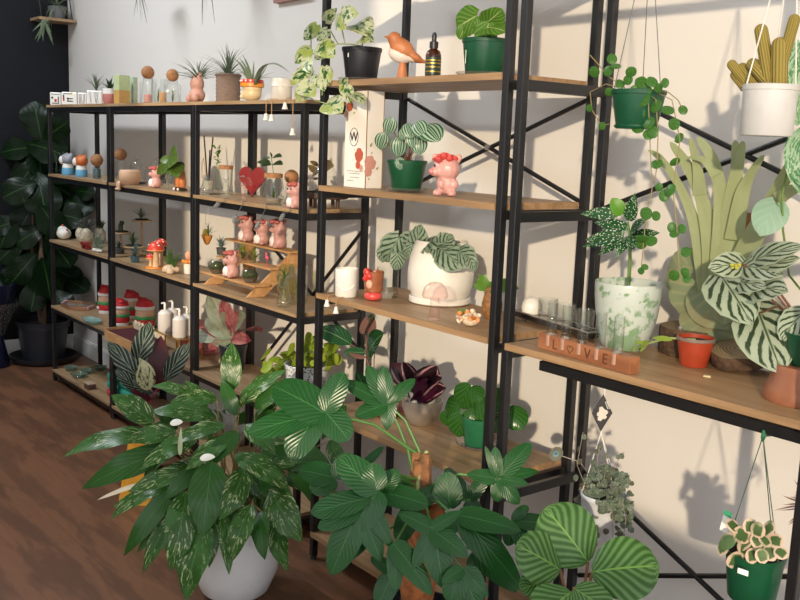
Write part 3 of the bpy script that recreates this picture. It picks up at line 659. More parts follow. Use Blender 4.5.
for i, k in enumerate(ks):
    c = fr(k, 1.0)+e*.012+V((0, 0, .0006)); top = [301, 304, 308, 312.5, 317][i]; h = (pr(c)[1]-top)*s; r_ = 5.2*s
    o = MB().lathe(c, [(0, 0), (r_, 0), (r_, h-.002), (r_*1.12, h), (r_*.98, h-.001), (r_*.9, h-.003), (r_*.9, .002), (0, .002)], 20).build('test_tube', (glass('tube_glass', 'fbfcfb', 1.1, .02) if i == 0 else bpy.data.materials['tube_glass']), origin=c)
    MB().lathe(c, [(r_*.97, h-.0035), (r_*1.14, h-.002), (r_*1.14, h+.0004), (r_*.95, h+.0008)], 20).build('rim', LQ, None) if False else None
    tag(o, '%s of the five empty glass test tubes in the wooden holder' % nm[i], 'test tube', 'test tubes in the carved holder')
# frosted vase with spotted begonia
c = V((4.375, .185, ZD)); s = mpp(c); t = T('frosted_vase', 'frosted glass vase with green leaf print holding a spotted plant', 'vase', c)
t2 = NT('frosted_green_print'); n = t2.noise(t2.obj(), 26, 4., .65); n2 = t2.noise(t2.obj(), 9, 2.)
fc = t2.step(t2.math('ADD', t2.math('MULTIPLY', n, .7), t2.math('MULTIPLY', n2, .5)), .6, .69)
b_ = t2.bsdf(t2.mix(fc, lin('b9c2bb'), lin('7f9a7c')), .25, 0., .5); FV = t2.done(b_.outputs[0])
MB().lathe(c, [(0, 0), (21*s, 0), (23*s, 3*s), (25*s, 8*s), (30*s, 32*s), (32.5*s, 52*s), (32.8*s, 64*s), (32.5*s, 66*s), (31.5*s, 66*s), (31.5*s, 60*s), (29*s, 40*s), (0, 40*s)], 44).build('vase_body', FV, t)
LPM = mat('vase_leaf_print', '7d9f74', .4)
for i in range(16):
    a = R(-2.9, .2); z = R(12, 58)*s; r_ = (25+7.4*min(1, (z/s-8)/46))*s+.0009; n_ = V((cos(a), sin(a), -.12)); p_ = c+V((cos(a)*r_, sin(a)*r_, z)); tg = V((-sin(a), cos(a), 0))
    MB().leaf(p_, p_+tg*R(-.02, .02)+V((0, 0, R(-.02, .02)))+n_*.0012, .55, n_, arch=.03, fold=0, curl=0, seg=6, m=1).build('printed_leaf', LPM, t)
MB().lathe(c, [(0, 41*s), (30*s, 41*s), (30.4*s, 40.6*s)], 30).build('pebbles', mat('grey_pebbles', 'a5a59b', .8, var=.5, vs=200, bump=.8), t)
Y = c.y-.01
MB().tube([c+V((.0, 0, 40*s)), ony(630, 262, Y), ony(630, 240, Y), ony(628, 222, Y)], [.006, .005, .0045, .003], 8).build('stem', STEM, t)
SPB = leafmat('spotted_leaf', '1d4f26', 'd3dccb', 'dots', sc=(15, 3.6), amt=.36, rough=.3, rib='3c7a3c', ribw=.04, trans=.2)
m = MB()
for i, (ax_, ay_, bx_, by_, w) in enumerate(((622, 213, 580, 214, .3), (629, 221, 635, 193, .4), (629, 228, 594, 222, .3), (624, 232, 585, 240, .32), (624, 236, 582, 247, .28), (622, 240, 598, 255, .36), (629, 238, 614, 259, .34), (630, 233, 648, 219, .42), (631, 238, 660, 233, .36), (628, 236, 634, 250, .5))):
    lf(m, ax_, ay_, bx_, by_, Y, Y-.05+.02*(i % 3), w, .3, .4, shape=(.45, .9), curl=.2, arch=.12)
m.build('foliage', SPB, t)
m = MB(); lf(m, 622, 215, 612, 198, Y, Y-.02, .8, .2, .2, shape=(.5, .7)); m.build('young_leaf', leafmat('lime_leaf', '5d9a2e', '86b850', 'plain', trans=.35), t, label='plain bright green young leaf')
# small red nursery pot
c = onz(689, 366, ZD)+V((0, .02, 0)); s = mpp(c); t = T('nursery_pot', 'small orange red nursery pot with a sprawling yellowish shoot', 'potted plant', c)
pot(t, c, 18.5*s, 13.5*s, 29*s, mat('red_orange_plastic', 'a23d24', .4), lip=.003)
MB().lathe(c, [(18.2*s, 25.5*s), (18.8*s, 26*s), (18.9*s, 29*s), (18.3*s, 29.3*s), (17.5*s, 28.9*s)], 30).build('grey_rim', mat('dull_grey_rim', '7d6a62', .5), t)
MB().tube([c+V((0, 0, 26*s)), ony(668, 338, c.y-.03), ony(650, 343, c.y-.04), ony(637, 348, c.y-.03), ony(634, 350, c.y-.02)], [.003, .003, .0025, .002, .001]).build('stem', STEMP, t)
m = MB()
for a in ((672, 340, 652, 338), (648, 344, 634, 342), (646, 345, 640, 352), (637, 347, 631, 351), (640, 348, 650, 340)): lf(m, *a, c.y-.03, c.y-.04, .28)
m.build('foliage', leafmat('yellow_green_shoot', '8aa63c', 'b9c46a', 'plain', n=4, trans=.3), t)
# log slices
BARK = mat('dark_bark', '5a4331', .9, var=.55, vs=60, bump=.8)
def cutface(name):
    t = NT(name); o = t.obj(); sp = t.n('ShaderNodeVectorMath', operation='LENGTH'); t.l(o, sp.inputs[0])
    w = t.math('SINE', t.math('ADD', t.math('MULTIPLY', sp.outputs['Value'], 900.), t.math('MULTIPLY', t.noise(o, 30), 8.)))
    return t.done(t.bsdf(t.mix(t.step(w, -1, 1), lin('8c7a5c'), lin('6f5f47')), .8).outputs[0])
CUT = cutface('cut_wood_face')
def log(label, c, r, h, tilt, axis):
    t = T('log_slice', label, 'log slice', c); rot = Matrix.Rotation(tilt, 3, axis); wb = lambda a, z: 1+.05*sin(3*a+1)+.03*sin(7*a)
    MB().lathe(c, [(0, 0), (r*.97, 0), (r, h*.1), (r, h*.9), (r*.97, h), (r*.96, h)], 36, rot=rot, wob=wb).build('bark', BARK, t)
    MB().lathe(c, [(0, h*1.005), (r*.96, h), (r*.96, h*.99)], 36, rot=rot, wob=wb).build('cut_face', CUT, t)
    return t
c = V((4.53, .30, ZD)); s = mpp(c)
t = log('thick bark log slice with a metal bolt under the staghorn fern', c, 34*s, 27*s, 0, 'X')
MB().lathe(ony(681, 328, c.y-.108), [(0, 0), (.007, 0), (.006, .004), (0, .005)], 12, rot=Matrix.Rotation(pi/2, 3, 'X')).build('bolt', STEEL, t)
c = V((4.715, .25, ZD)); s = mpp(c)
log('flat bark log slice leaning beside the begonia', c+V((0, 0, .024)), 30*s, 13*s, radians(14), 'X')
# staghorn fern
c = V((4.60, .31, ZD+27*.0030)); s = mpp(c); c = V((4.505, .30, ZD+27*mpp((4.49, .27, ZD))+.001)); t = T('staghorn_fern', 'large grey green staghorn fern mounted on a wood plaque', 'potted plant', c)
p0, p1 = ony(690, 318, .385), ony(738, 212, .405)
PL = wood('plaque_wood', 'a8744a', '8a5a35', (20, 20, 3), .6)
MB().obox((p0+p1)/2+V((.04, 0, 0)), V((.085, 0, 0)), V((0, .009, 0)), V((0, .02, (p1.z-p0.z)/2))).build('plaque', PL, t, smooth=False, bev=.003)
SG = leafmat('staghorn_frond', '959e72', 'a9b088', 'plain', n=1, k=.2, amt=.3, rough=.65, c3='9aa47c', trans=.2)
FR = []
def frond(pts, ws, Y0, Y1):
    P = [V(ony(x, y, Y0+(Y1-Y0)*i/(len(pts)-1))) for i, (x, y) in enumerate(pts)]
    k = 5; Q = []; W_ = []
    for i in range(len(P)-1):
        a, b, c_, d_ = P[max(i-1, 0)], P[i], P[i+1], P[min(i+2, len(P)-1)]
        for j in range(k):
            u = j/k; Q.append(.5*((2*b)+(c_-a)*u+(2*a-5*b+4*c_-d_)*u*u+(3*b-a-3*c_+d_)*u**3)); W_.append(ws[i]+(ws[i+1]-ws[i])*u)
    Q.append(P[-1]); W_.append(ws[-1]*.15); W_[-2] *= .72; W_[-3] *= .92
    MBf.ribbon(Q, [w*mpp(q_)*(.95-.28*min(1, 1.8*i_/len(Q))) for i_, (w, q_) in enumerate(zip(W_, Q))], V((.55, -.8, .25)), .05, .12, 3, 0, 5)
MBf = MB()
frond([(708, 300), (703, 262), (692, 215), (677, 182), (660, 158), (648, 150)], [10, 10, 7, 6, 5, 2], .26, .20)
frond([(714, 295), (713, 250), (702, 200), (687, 165), (670, 142)], [14, 13, 9, 8, 5], .26, .21); frond([(700, 195), (697, 165), (690, 138)], [8, 6, 5], .23, .2)
frond([(722, 295), (724, 245), (721, 195), (713, 160), (697, 137)], [16, 15, 10, 8, 6], .26, .2); frond([(716, 175), (704, 160), (688, 157)], [6, 5, 3], .21, .19)
frond([(728, 295), (729, 240), (733, 195), (737, 165), (735, 140)], [14, 14, 11, 9, 6], .26, .22); frond([(737, 168), (741, 152), (743, 141)], [7, 6, 4], .225, .21)
frond([(734, 240), (742, 195), (752, 172), (764, 155)], [10, 9, 6, 4], .24, .2)
frond([(732, 290), (747, 250), (764, 217), (778, 190), (792, 165), (806, 140)], [14, 13, 12, 11, 10, 6], .26, .10); frond([(776, 200), (792, 190), (812, 182)], [8, 8, 6], .15, .12)
MBf.build('fertile_fronds', SG, t)
m = MB()
for x, y, r, dx, dy in ((700, 292, 30, -.5, .9), (722, 300, 30, .3, 1), (690, 275, 26, -.9, .3), (712, 318, 28, .1, 1), (738, 290, 26, .9, .3)): rl(m, x, y, r, .27, dx, dy, 1.1, .2, .15, curl=.25, ripple=.1, rk=12, tilt=.02)
m.build('shield_fronds', leafmat('staghorn_shield', '7d8867', '95966f', 'plain', n=6, k=.2, amt=.6, rough=.65, c3='8b8663'), t)
# begonia in a green pot on an upturned terracotta pot
c = at(806, .09, ZD); s = mpp(c); t = T('terracotta_stand', 'upturned terracotta pot at the right end of the desktop', 'pot', c)
MB().lathe(c, [(0, 0), (41*s, 0), (42*s, 3*s), (40*s, 14*s), (37*s, 17*s), (34*s, 34*s), (33*s, 36*s), (0, 36*s)], 40).build('pot', TERRA, t)
c = c+V((0, 0, 36.7*s)); t = T('silver_begonia', 'begonia with silver leaves and dark veins, standing on terracotta', 'potted plant', c)
pot(t, c, 27*s, 21*s, 32*s, mat('deep_green_plastic', '10492f', .35), soil=True)
m = MB(); Y = c.y-.02
SBV = leafmat('dark_veined_begonia_leaf', 'a9b59c', '35452f', 'patch', n=4., k=.6, amt=.32, rough=.4, sc=(13, 6), rib='4a5a3c', ribw=.05)
for i, (ax_, ay_, bx_, by_, w) in enumerate(((742, 264, 708, 268, .74), (722, 277, 752, 325, .74), (745, 266, 784, 276, .5), (752, 290, 788, 292, .55), (758, 310, 782, 374, .8), (804, 312, 780, 340, .8), (752, 262, 806, 246, .28), (738, 282, 766, 288, .5), (750, 272, 800, 258, .4))):
    lf(m, ax_, ay_, bx_, by_, Y+.02, Y-.06+.015*(i % 3), w, .25, .15, shape=(.42, .75), ripple=.12, rk=20, cord=.18, arch=.14, curl=.2)
m.build('foliage', SBV, t)
st = MB()
for x, y in ((742, 264), (722, 280), (745, 268), (752, 290), (760, 313), (804, 314)): st.tube([c+V((R(-.02, 0), R(-.01, .01), 28*s)), ony((x+800)/2, (y+310)/2-6, Y), ony(x, y, Y+.015)], .0028, 6)
st.build('stem', STEMR, t)
m = MB()
for i in range(9): m.ell(ony(736+R(-5, 5), 266+R(-2, 2), Y-.03), .0035, n=8, m=5)
m.build('flower_buds', mat('yellow_buds', 'b9b53c', .5), t)
# silver philodendron, right edge
c = at(822, .29, ZD); s = mpp(c); t = T('silver_philodendron', 'speckled silver philodendron in a white pot at the right edge', 'potted plant', c)
pot(t, c, 36*s, 30*s, 66*s, WHITEP)
m = MB(); Y = .10
for a in ((806, 48, 797, 126, .62, 0), (806, 134, 800, 194, .62, 0), (800, 150, 830, 196, .7, 0)): lf(m, *a[:4], Y, Y-.03, a[4], .1, .1, shape=(.42, .8), cord=.12, curl=.15)
m.build('foliage', leafmat('speckled_silver_leaf', '4f8a55', 'a9c4a6', 'noise', amt=.5, sharp=.08, sc=(9, 8), rough=.4, trans=.3, rib='7aa873'), t)
m = MB(); lf(m, 776, 203, 760, 236, .12, .08, .95, .4, .1, shape=(.42, .7), cord=.15, curl=.3); m.build('young_leaf', leafmat('blue_silver_leaf', '8fae97', 'a5c0aa', 'plain', n=4, amt=.3, rough=.5), t, label='plain blue green young leaf')
MB().tube([c+V((0, 0, 60*s)), ony(789, 275, .16), ony(783, 230, .12), ony(782, 195, .11), ony(790, 160, .1), ony(803, 132, .1), ony(806, 60, .1)], .0028, 7).tube([ony(783, 212, .12), ony(776, 203, .12)], .0022, 6).build('stem', STEM, t)

# ------------------------------------------------------------------ hanging pots
def hang(c, rt_, h, top, m_cord, t, r=.001, az=(0, 2.1, 4.2), knot=None, name='hanging_cord'):
    for a in az: MB().tube([c+V((cos(a)*rt_, sin(a)*rt_, h)), V(knot) if knot else V(top)], r, 6).build(name, m_cord, t)
    if knot: MB().tube([V(knot), V(top)], r*1.6, 6).build(name, m_cord, t)
RAIL = V((0, -.063, 2.153))
Y = -.045; c = ony(636, 129, Y); s = mpp(c); t = T('hanging_peperomia', 'green hanging pot of trailing round leaved peperomia above the desk', 'hanging plant', c)
pot(t, c, 27*s, 20*s, 38*s, GREENP)
MB().lathe(c, [(20.2*s, 0), (22*s, 2*s), (22*s, 3.5*s), (20*s, 3.5*s)], 28).build('drip_tray', GREENP, t)
hang(c, 26*s, 37*s, (c.x+.012, -.063, 2.153), mat('dark_wire', '4a4a4c', .5), t)
HP = leafmat('hope_leaf', '40702c', '68914e', 'plain', n=2, k=.9, amt=.35, rough=.35, trans=.3)
m = MB(); Yl = -.085
for x, y, r in ((612, 59, 5.5), (616, 66, 4.5), (608, 71, 5), (594, 72, 5.5), (631, 72, 6), (628, 80, 5.5), (641, 83, 6.5), (652, 82, 6), (665, 83, 5), (642, 99, 8), (656, 106, 7), (638, 115, 8), (649, 123, 6.5), (638, 128, 6), (653, 132, 6.5), (648, 135, 5.5), (668, 110, 6), (683, 110, 5), (674, 124, 6), (679, 138, 5.5), (657, 164, 5.5), (675, 162, 5.5), (602, 126, 4), (589, 108, 3.5), (609, 92, 4.5), (646, 213.5, 6.5), (656, 216, 5), (642, 239, 6), (651, 241, 6), (641, 245, 5), (645, 267, 3.5), (641, 271, 3.5), (672, 227.5, 5.5), (682, 229, 5), (674, 234, 4.5), (686, 252, 5.5), (674, 275.5, 5.5), (685, 272.5, 5), (687, 279, 4.5), (670, 190, 6.5), (659, 187, 4.5), (664, 196, 6), (620, 84, 5), (658, 88, 5), (634, 90, 5), (647, 90, 5)):
    rl(m, x, y, r, Yl+R(-.012, .012), R(-1, 1), R(.1, 1), .86, .2, .5, curl=.3)
m.build('foliage', HP, t); st = MB()
for pts in ([(640, 90), (648, 96), (650, 140), (652, 190), (646, 215), (641, 272)], [(652, 90), (672, 100), (680, 140), (673, 190), (677, 230), (680, 284)], [(625, 88), (608, 76), (598, 64), (590, 55)], [(620, 88), (606, 84), (590, 92), (592, 110), (602, 126), (609, 124)], [(645, 90), (656, 100), (658, 135), (657, 164), (655, 182)], [(655, 90), (668, 92), (678, 100), (684, 112)]):
    st.tube([ony(x, y, Yl+(.03 if i == 0 else .008)) for i, (x, y) in enumerate(pts)], .0013, 6)
st.build('stem', mat('brown_green_stem', '8a7a4c', .6), t)
c = ony(766, 136, Y); s = mpp(c); t = T('hanging_cactus', 'golden spined cactus in a white hanging pot, upper right', 'hanging plant', c)
pot(t, c, 27*s, 25*s, 50*s, mat('white_plastic_pot', 'bfbdba', .35, var=.05), lip=.003)
hang(c, 26*s, 49*s, (c.x+.03, -.063, 2.153), CORD, t, .0017)
t3 = NT('golden_cactus'); uv = t3.n('ShaderNodeUVMap'); sp = t3.n('ShaderNodeSeparateXYZ'); t3.l(uv.outputs[0], sp.inputs[0])
wv = t3.math('SINE', t3.math('MULTIPLY', sp.outputs[1], 2*pi*14)); nz = t3.noise(t3.obj(), 300., 2.)
b_ = t3.bsdf(t3.mix(t3.step(t3.math('ADD', wv, t3.math('MULTIPLY', nz, .8)), -.6, .9), lin('74702f'), lin('97803f')), .9); t3.bump(b_, wv, .5, .003); CAC = t3.done(b_.outputs[0])
for (x0, y0, x1, y1, r) in ((749, 86, 729, 61, 5), (745, 88, 732, 72, 4.5), (757, 88, 740, 64, 5), (774, 88, 749, 60, 6.5), (771, 88, 760, 24, 6.5), (768, 88, 763, 38, 6), (779, 88, 780, 37, 8), (783, 60, 796, 14, 5.5)):
    a, b = ony(x0, y0, Y-.01), ony(x1, y1, Y-.02+R(-.01, .01)); L_ = (b-a).length; rr0 = r*s/L_; ts = [0, .25, .5, .75*(1-rr0)+.1]+[1-rr0*(1-sin(pi/2*q_/7)) for q_ in range(8)]; ts = sorted(ts); k = len(ts)-1; ps = [a+(b-a)*q_ for q_ in ts]; rs = []
    for i in range(k+1):
        dd = L_*(1-ts[i]); rr = r*s; rs.append(rr if dd > rr else max(.0008, math.sqrt(max(0, rr*rr-(rr-dd)**2))))
    MB().tube(ps, rs, 20).build('cactus_stem', CAC, t)
# string of hearts under the desk
Y = -.0; c = ony(601, 535, Y); s = mpp(c); rb = 4.2
t = T('hanging_string_of_hearts', 'grey leaved string of hearts in a white marbled pot under the desk', 'hanging plant', c)
pot(t, c, 23*s, 18*s, 44*s, mat('marbled_white_pot', 'd6d8dc', .4, var=.3, vs=18), lip=.002)
kn = ony(601, 433, Y); tp = V((kn.x+.004, Y-.002, .9795))
hang(c, 22*s, 43*s, tp, CORD, t, .0013, az=(-2.3, -.3, 1.6), knot=kn)
tagc = ony(602, 413, Y-.02); nn = ncam(tagc, 0, 0); a_ = nn.cross(V((0, 0, 1))).normalized()*-1; b2 = nn.cross(a_)*-1
up_ = V((0, 0, 1)); q4 = [(0, 19), (-10, -1), (0, -19), (10, 1)]
tg = MB().prism([(x*s, y*s) for x, y in q4], tagc, a_, up_, nn*-.0008).build('plant_tag', mat('black_tag', '17161a', .5), t, label='black diamond shaped plant tag printed with pale flowers')
m = MB(); 
for i in range(9):
    aa = i*2.4; rr = 1.6*math.sqrt(i)*s; pc = tagc+nn*.0006+a_*cos(aa)*rr*.8+up_*(sin(aa)*rr*1.3-1*s)
    for j in range(5): m.disc(pc+a_*cos(j*1.257)*1.3*s+up_*sin(j*1.257)*1.3*s+nn*.0002*j, 1.2*s, nn, 8, .0004)
m.build('flower_print', mat('pale_flower_print', 'c9bfb4', .7), tg)
m = MB()
for x0, y0, x1, y1 in ((3.5, 12.5, 7, 5), (2.2, 11.5, 5.5, 4.5)):
    m.bar(tagc+nn*.0006+a_*x0*s+up_*y0*s, tagc+nn*.0006+a_*x1*s+up_*y1*s, .0012, .0006, up=nn)
m.build('tag_print', PAPER, tg, smooth=False)
SH = leafmat('hearts_leaf', '5d6a58', '94a08c', 'noise', amt=.42, sc=(4, 3), rough=.5, c3='5a5444')
m = MB()
for i in range(290):
    a = R(0, 2*pi); rr = math.sqrt(R(0, 1)); x = 603+cos(a)*rr*25; y = 482+sin(a)*rr*15
    if i > 100:
        x = R(576, 632); y = R(485, 512)+(R(0, 34) if abs(x-601) > 14 or i % 4 == 0 else 0)
    rl(m, x, y, R(2.2, 3.6), Y-.055+R(0, .07) if y < 490 else Y-.075+.03*R(0, 1)+.05*abs(x-603)/25, R(-1, 1), R(0, 1), .95, .3, .6, shape=(.42, .7), cord=.15, seg=5, m=1)
for x, y in ((579, 462), (580, 461), (596, 452), (600, 447), (607, 456), (593, 463), (618, 457), (622, 456), (628, 481), (631, 483), (584, 437), (579, 449), (576, 478)): rl(m, x, y, 2.8, Y-.03, R(-1, 1), R(-1, 1), .9, .2, .5, seg=5, m=1)
m.build('foliage', SH, t); st = MB()
for pts in ([(600, 485), (597, 462), (600, 445)], [(604, 480), (606, 462), (607, 453)], [(608, 475), (617, 462), (624, 452)], [(615, 488), (626, 486), (631, 481)], [(585, 485), (577, 465), (583, 432)], [(585, 488), (575, 500), (572, 540)], [(622, 500), (626, 520), (622, 545)], [(612, 508), (613, 530), (612, 555)]): st.tube([ony(x, y, Y-.045) for x, y in pts], .0009, 5)
st.build('stem', mat('grey_brown_stem', '8a7f72', .7), t)
# tricolour plant under the desk
Y = -.045; c = ony(751, 597, Y); s = mpp(c); t = T('hanging_tricolor_plant', 'cream edged hanging plant in a green pot below the desk', 'hanging plant', c)
p = pot(t, c, 29*s, 23*s, 49*s, GREENP)
kn = ony(763, 436, Y); hang(c, 28*s, 48*s, V((kn.x+.003, -.003, .9795)), mat('dark_green_wire', '2a4a3c', .5), t, .0012, az=(-2.5, -.2, 1.5), knot=kn)
MB().tube([kn+V((0, 0, -.012)), kn+V((.003, -.003, 0)), kn+V((0, 0, .014))], [.003, .006, .003], 8).build('knot', mat('green_tie', '1f6a44', .6), t)
pc = ony(743, 572, c.y-.086); MB().obox(pc, V((.011, .0035, -.001)), V((0, 0, .006)), V((.0004, -.0012, 0))).build('price_sticker', PAPER, p, label='white price sticker')
TR = leafmat('tricolor_leaf', '4a6638', 'd8c0a8', 'margin', amt=.38, sharp=.08, sc=(4, 3), rough=.5, c3='5f7a4a')
m = MB()
for x, y, r, dx, dy in ((733, 526, 9, -.5, -.6), (728, 541, 9, -1, .2), (735, 560, 9, -.4, 1), (747, 548, 10, -.2, 1), (742, 535, 9, -.2, .5), (770, 553, 9, .5, .9), (781, 553, 8, .8, .6), (758, 530, 8, .1, -.6), (769, 529, 8, .6, -.5), (757, 541, 8, .3, .5), (765, 541, 8, .5, .6), (752, 556, 8, .1, 1), (750, 526, 8, 0, -1), (762, 556, 8, .3, .8), (723, 548, 7, -1, .6), (776, 541, 8, .8, .2), (745, 542, 8, -.4, .2), (760, 548, 7, .3, 1)):
    rl(m, x, y, r, Y-.075+R(-.015, .02), dx, dy, .9, .35, .5, curl=.2, arch=.1)
m.build('foliage', TR, t)
pc = ony(726, 522, Y-.03); MB().obox(pc, V((.008, .004, -.004)), V((.004, 0, .026)), V((.0003, -.0008, 0))).build('plant_tag', PAPER, t, label='white plant tag with a green top edge')
MB().obox(pc+V((.0035, -.001, .021)), V((.008, .004, -.004)), V((.001, 0, .006)), V((.0003, -.0012, 0))).build('tag_top', mat('tag_green', '2f9a6a', .6), t)
# pink feathery leaves hanging at the right edge
c = ony(812, 505, .02); s = mpp(c); t = T('hanging_air_plant', 'pinkish feathery air plant hanging at the right edge under the desk', 'hanging plant', c)
m = MB()
for i in range(26):
    a = pi+R(-1.0, 1.0) if i < 18 else R(0, 6.3); L_ = R(20, 36)*s; dirv = _r*cos(a)*1+_u*sin(a)*.8+_f*R(-.4, .4); b = c+dirv*L_
    m.leaf(c, b, .07, (R(-1, 1), R(-1, 1), 1), arch=R(-.1, .2), seg=6, m=1)
m.build('foliage', leafmat('pink_air_leaf', 'a8827a', 'c4a79c', 'plain', n=2, rough=.6), t)
MB().tube([c, V((c.x, c.y, 1.0335))], .0008, 5).build('hanging_cord', CORD, t)

c = onz(707, 377, ZD); o = MB().obox(c+V((0, 0, .002)), V((.008, .004, 0)), V((-.003, .005, 0)), V((0, 0, .0018))).build('wood_chip', mat('pale_chip', 'd8c49a', .8), smooth=False, origin=c); tag(o, 'tiny pale wood chip lying on the desktop beside the red pot', 'wood chip')
# ------------------------------------------------------------------ narrow racks: shared pieces
ZS = [z+.0157 for z in S]
AIR = leafmat('air_plant_leaf', '6d7d62', '8e9c84', 'plain', n=3, rough=.6, trans=.15)
GRN = leafmat('small_green_leaf', '4a6b35', '6f8f50', 'plain', n=4)
LIGHTW = wood('light_pine', 'c79a69', 'a97c4e', (4, 25, 25), .55)
def air(t, c, n, L, w=.09, spread=1., name='air_plant', m_=None, up0=.35, label=None):
    m = MB(); c = V(c)
    for i in range(n):
        a = i*2.4+R(-.3, .3); el = R(up0, 1.45)
        d = V((cos(a)*cos(el)*spread, sin(a)*cos(el)*spread, sin(el))); l = L*R(.65, 1.05)
        m.leaf(c, c+d*l, w, (-d.x, -d.y, 1.2), arch=R(.1, .28), fold=.5, seg=6, m=1, shape=(.25, 1.))
    return m.build(name, m_ or AIR, t, label=label)
def cyl(t, c, r, h, m, name, n=22, bev=.08):
    return MB().lathe(c, [(0, 0), (r*(1-bev), 0), (r, h*bev*.4), (r, h*(1-bev*.4)), (r*(1-bev), h), (0, h)], n).build(name, m, t)
def jar(t, c, r, h, name='glass_body', neck=None):
    pf = [(0, 0), (r*.95, 0), (r, .003), (r, h*.8)]
    pf += [(neck*r, h*.92), (neck*r, h)] if neck else [(r, h)]
    pf += [(x*.93, z) for x, z in (pf[-1], pf[-2])]+[(r*.94, .004), (0, .004)]
    return MB().lathe(c, pf, 26).build(name, CLEAR, t)

# ------------------------------------------------------------------ top boards (just above eye level)
z = ZS[0]
PRINT = {'red': mat('print_bright_red', 'b8322c', .6), 'green': mat('print_green', '3d6b4a', .6), 'yellow': mat('print_yellow', 'd9c23a', .6), 'dark': INK}
def qx(c): return V((1, 0, 0)), V((0, -1, 0))
def squarepot(px0, px1, ph, label, marks, lines=False, Y=.05):
    c = at((px0+px1)/2, Y, z); s = mpp(c); w = (px1-px0)*s*.56; h = ph*s; t = T('square_pot', label, 'pot', c, 'small white square pots on the top board')
    a_ = V((_r.x, _r.y, 0)).normalized(); n_ = V((a_.y, -a_.x, 0)); up = V((0, 0, 1)); d_ = min(w, .036); w = w*.88
    MB().obox(c+up*h/2, a_*w, n_*d_, up*h/2).build('pot', WHITE, t, smooth=False, bev=.005)
    MB().obox(c+up*h, a_*w*.86, n_*d_*.86, up*.0008).build('soil', SOIL, t, smooth=False)
    fc = lambda dx, dz: c+n_*(d_+.0004)+a_*w*dx+up*h*dz
    for k, dx, dz, mw, mh in marks: MB().obox(fc(dx, dz)+up*mh*s/2, a_*mw*s/2, n_*.0006, up*mh*s/2).build('printed_mark', PRINT[k], t, smooth=False)
    if lines:
        for i in range(6): x = R(-.7, .7); MB().tube([fc(x, .1), fc(x+R(-.3, .3), .9)], .0012, 5).build('printed_line', LINE, t)
    return t, c, w, h, s
LINE = mat('grey_line', '8f8c90', .6)
squarepot(52, 63, 12.5, 'small white square pot with dark and red printed marks, first on the top board', (('dark', -.55, .5, 2, 2), ('dark', .55, .2, 1, 6), ('red', .05, .25, 2.2, 3), ('dark', 0, .12, 7, .8), ('dark', 0, .84, 9, .6)))
squarepot(63.5, 79, 12.5, 'wider white square pot with a yellow corner and printed marks, second on the top board', (('red', -.7, .3, 1.6, 4), ('dark', -.7, .55, 1.2, 3), ('yellow', .3, .8, 2, 2), ('dark', .1, .45, 6, 1), ('dark', .1, .25, 6, 1), ('dark', -.15, .25, 1, 4), ('dark', -.2, .84, 8, .7)))
squarepot(79.5, 88, 12, 'narrow white square pot with thin grey lines, third on the top board', (), True, .07)
t, c, w, h, s = squarepot(88.5, 104, 13.5, 'white square pot with grey lines holding a spiky air plant', (), True)
air(t, c+V((0, 0, h)), 26, 20*s, .07, 1.1)
c = at(110.5, .05, z); s = mpp(c); t = T('succulent_pot', 'pink and white round pot with a dark green succulent', 'potted plant', c)
MB().lathe(c, [(0, 0), (6*s, 0), (7.5*s, 3*s), (7.6*s, 10.2*s)], 24).build('pink_base', mat('rose_glaze', 'c97f78', .4), t)
MB().lathe(c, [(7.65*s, 10*s), (7.5*s, 15*s), (6.6*s, 15.2*s), (6.6*s, 13*s), (0, 13*s)], 24).build('white_rim', WHITE, t)
air(t, c+V((0, 0, 13*s)), 34, 16*s, .2, .8, 'foliage', leafmat('dark_succulent', '2f4a2a', '4a663c', 'plain'))
c = at(122.5, .06, z); s = mpp(c); t = T('candle_box', 'tall carton, pale green above and tan below', 'box', c)
MB().box(c.x-.045, c.x+.03, c.y-.03, c.y+.03, z, z+13.5*s).build('tan_half', mat('tan_card', 'c59a56', .6), t, smooth=False)
MB().box(c.x-.045, c.x+.03, c.y-.03, c.y+.03, z+13.5*s, z+28*s).build('green_half', mat('pale_green_card', 'bccb98', .6), t, smooth=False)
c = at(132, .14, z); s = mpp(c); t = T('greeting_card_box', 'flat pale mint box standing behind the tan carton', 'box', c)
MB().box(c.x-.05, c.x+.05, c.y-.012, c.y+.012, z, z+27*s).build('carton', mat('pale_mint_card', 'b6c8ae', .5), t, smooth=False)
def corkbottle(px, Y, z, r, h, rb, label, fill=None, gr='bottles closed with cork balls'):
    c = at(px, Y, z); s = mpp(c); t = T('cork_ball_bottle', label, 'bottle', c, gr)
    jar(t, c, r*s, h*s, neck=.62)
    MB().ell(c+V((0, 0, h*s+rb*s*.8)), rb*s, n=20, m=12).build('cork_ball', CORK, t)
    return t, c, s
t, c, s = corkbottle(148, .05, z, 8, 25, 6.5, 'glass bottle with a cork ball stopper, left one on the top board'); cyl(t, c+V((0, 0, .005)), 4*s, 8*s, mat('pink_fill', 'c98f86', .6), 'filling')
t, c, s = corkbottle(172.5, .05, z, 8.5, 22, 6.2, 'glass bottle with a cork ball stopper, right one on the top board'); air(t, c+V((0, 0, .006)), 9, 15*s, .12, .5); MB().ell(c+V((-.01, -.02, 11*s)), (3*s, 2*s, 2*s)).build('shell', WHITE, t)
c = at(159, .07, z); s = mpp(c); t = T('glass_jar', 'clear glass jar with a small green air plant between the two cork bottles', 'jar', c)
jar(t, c, 7.5*s, 24*s); air(t, c+V((-.01, 0, .006)), 10, 18*s, .1, .4, 'air_plant', GRN); cyl(t, c+V((.018, .012, .006)), 3.4*s, 10*s, TWINE, 'straw_coil')
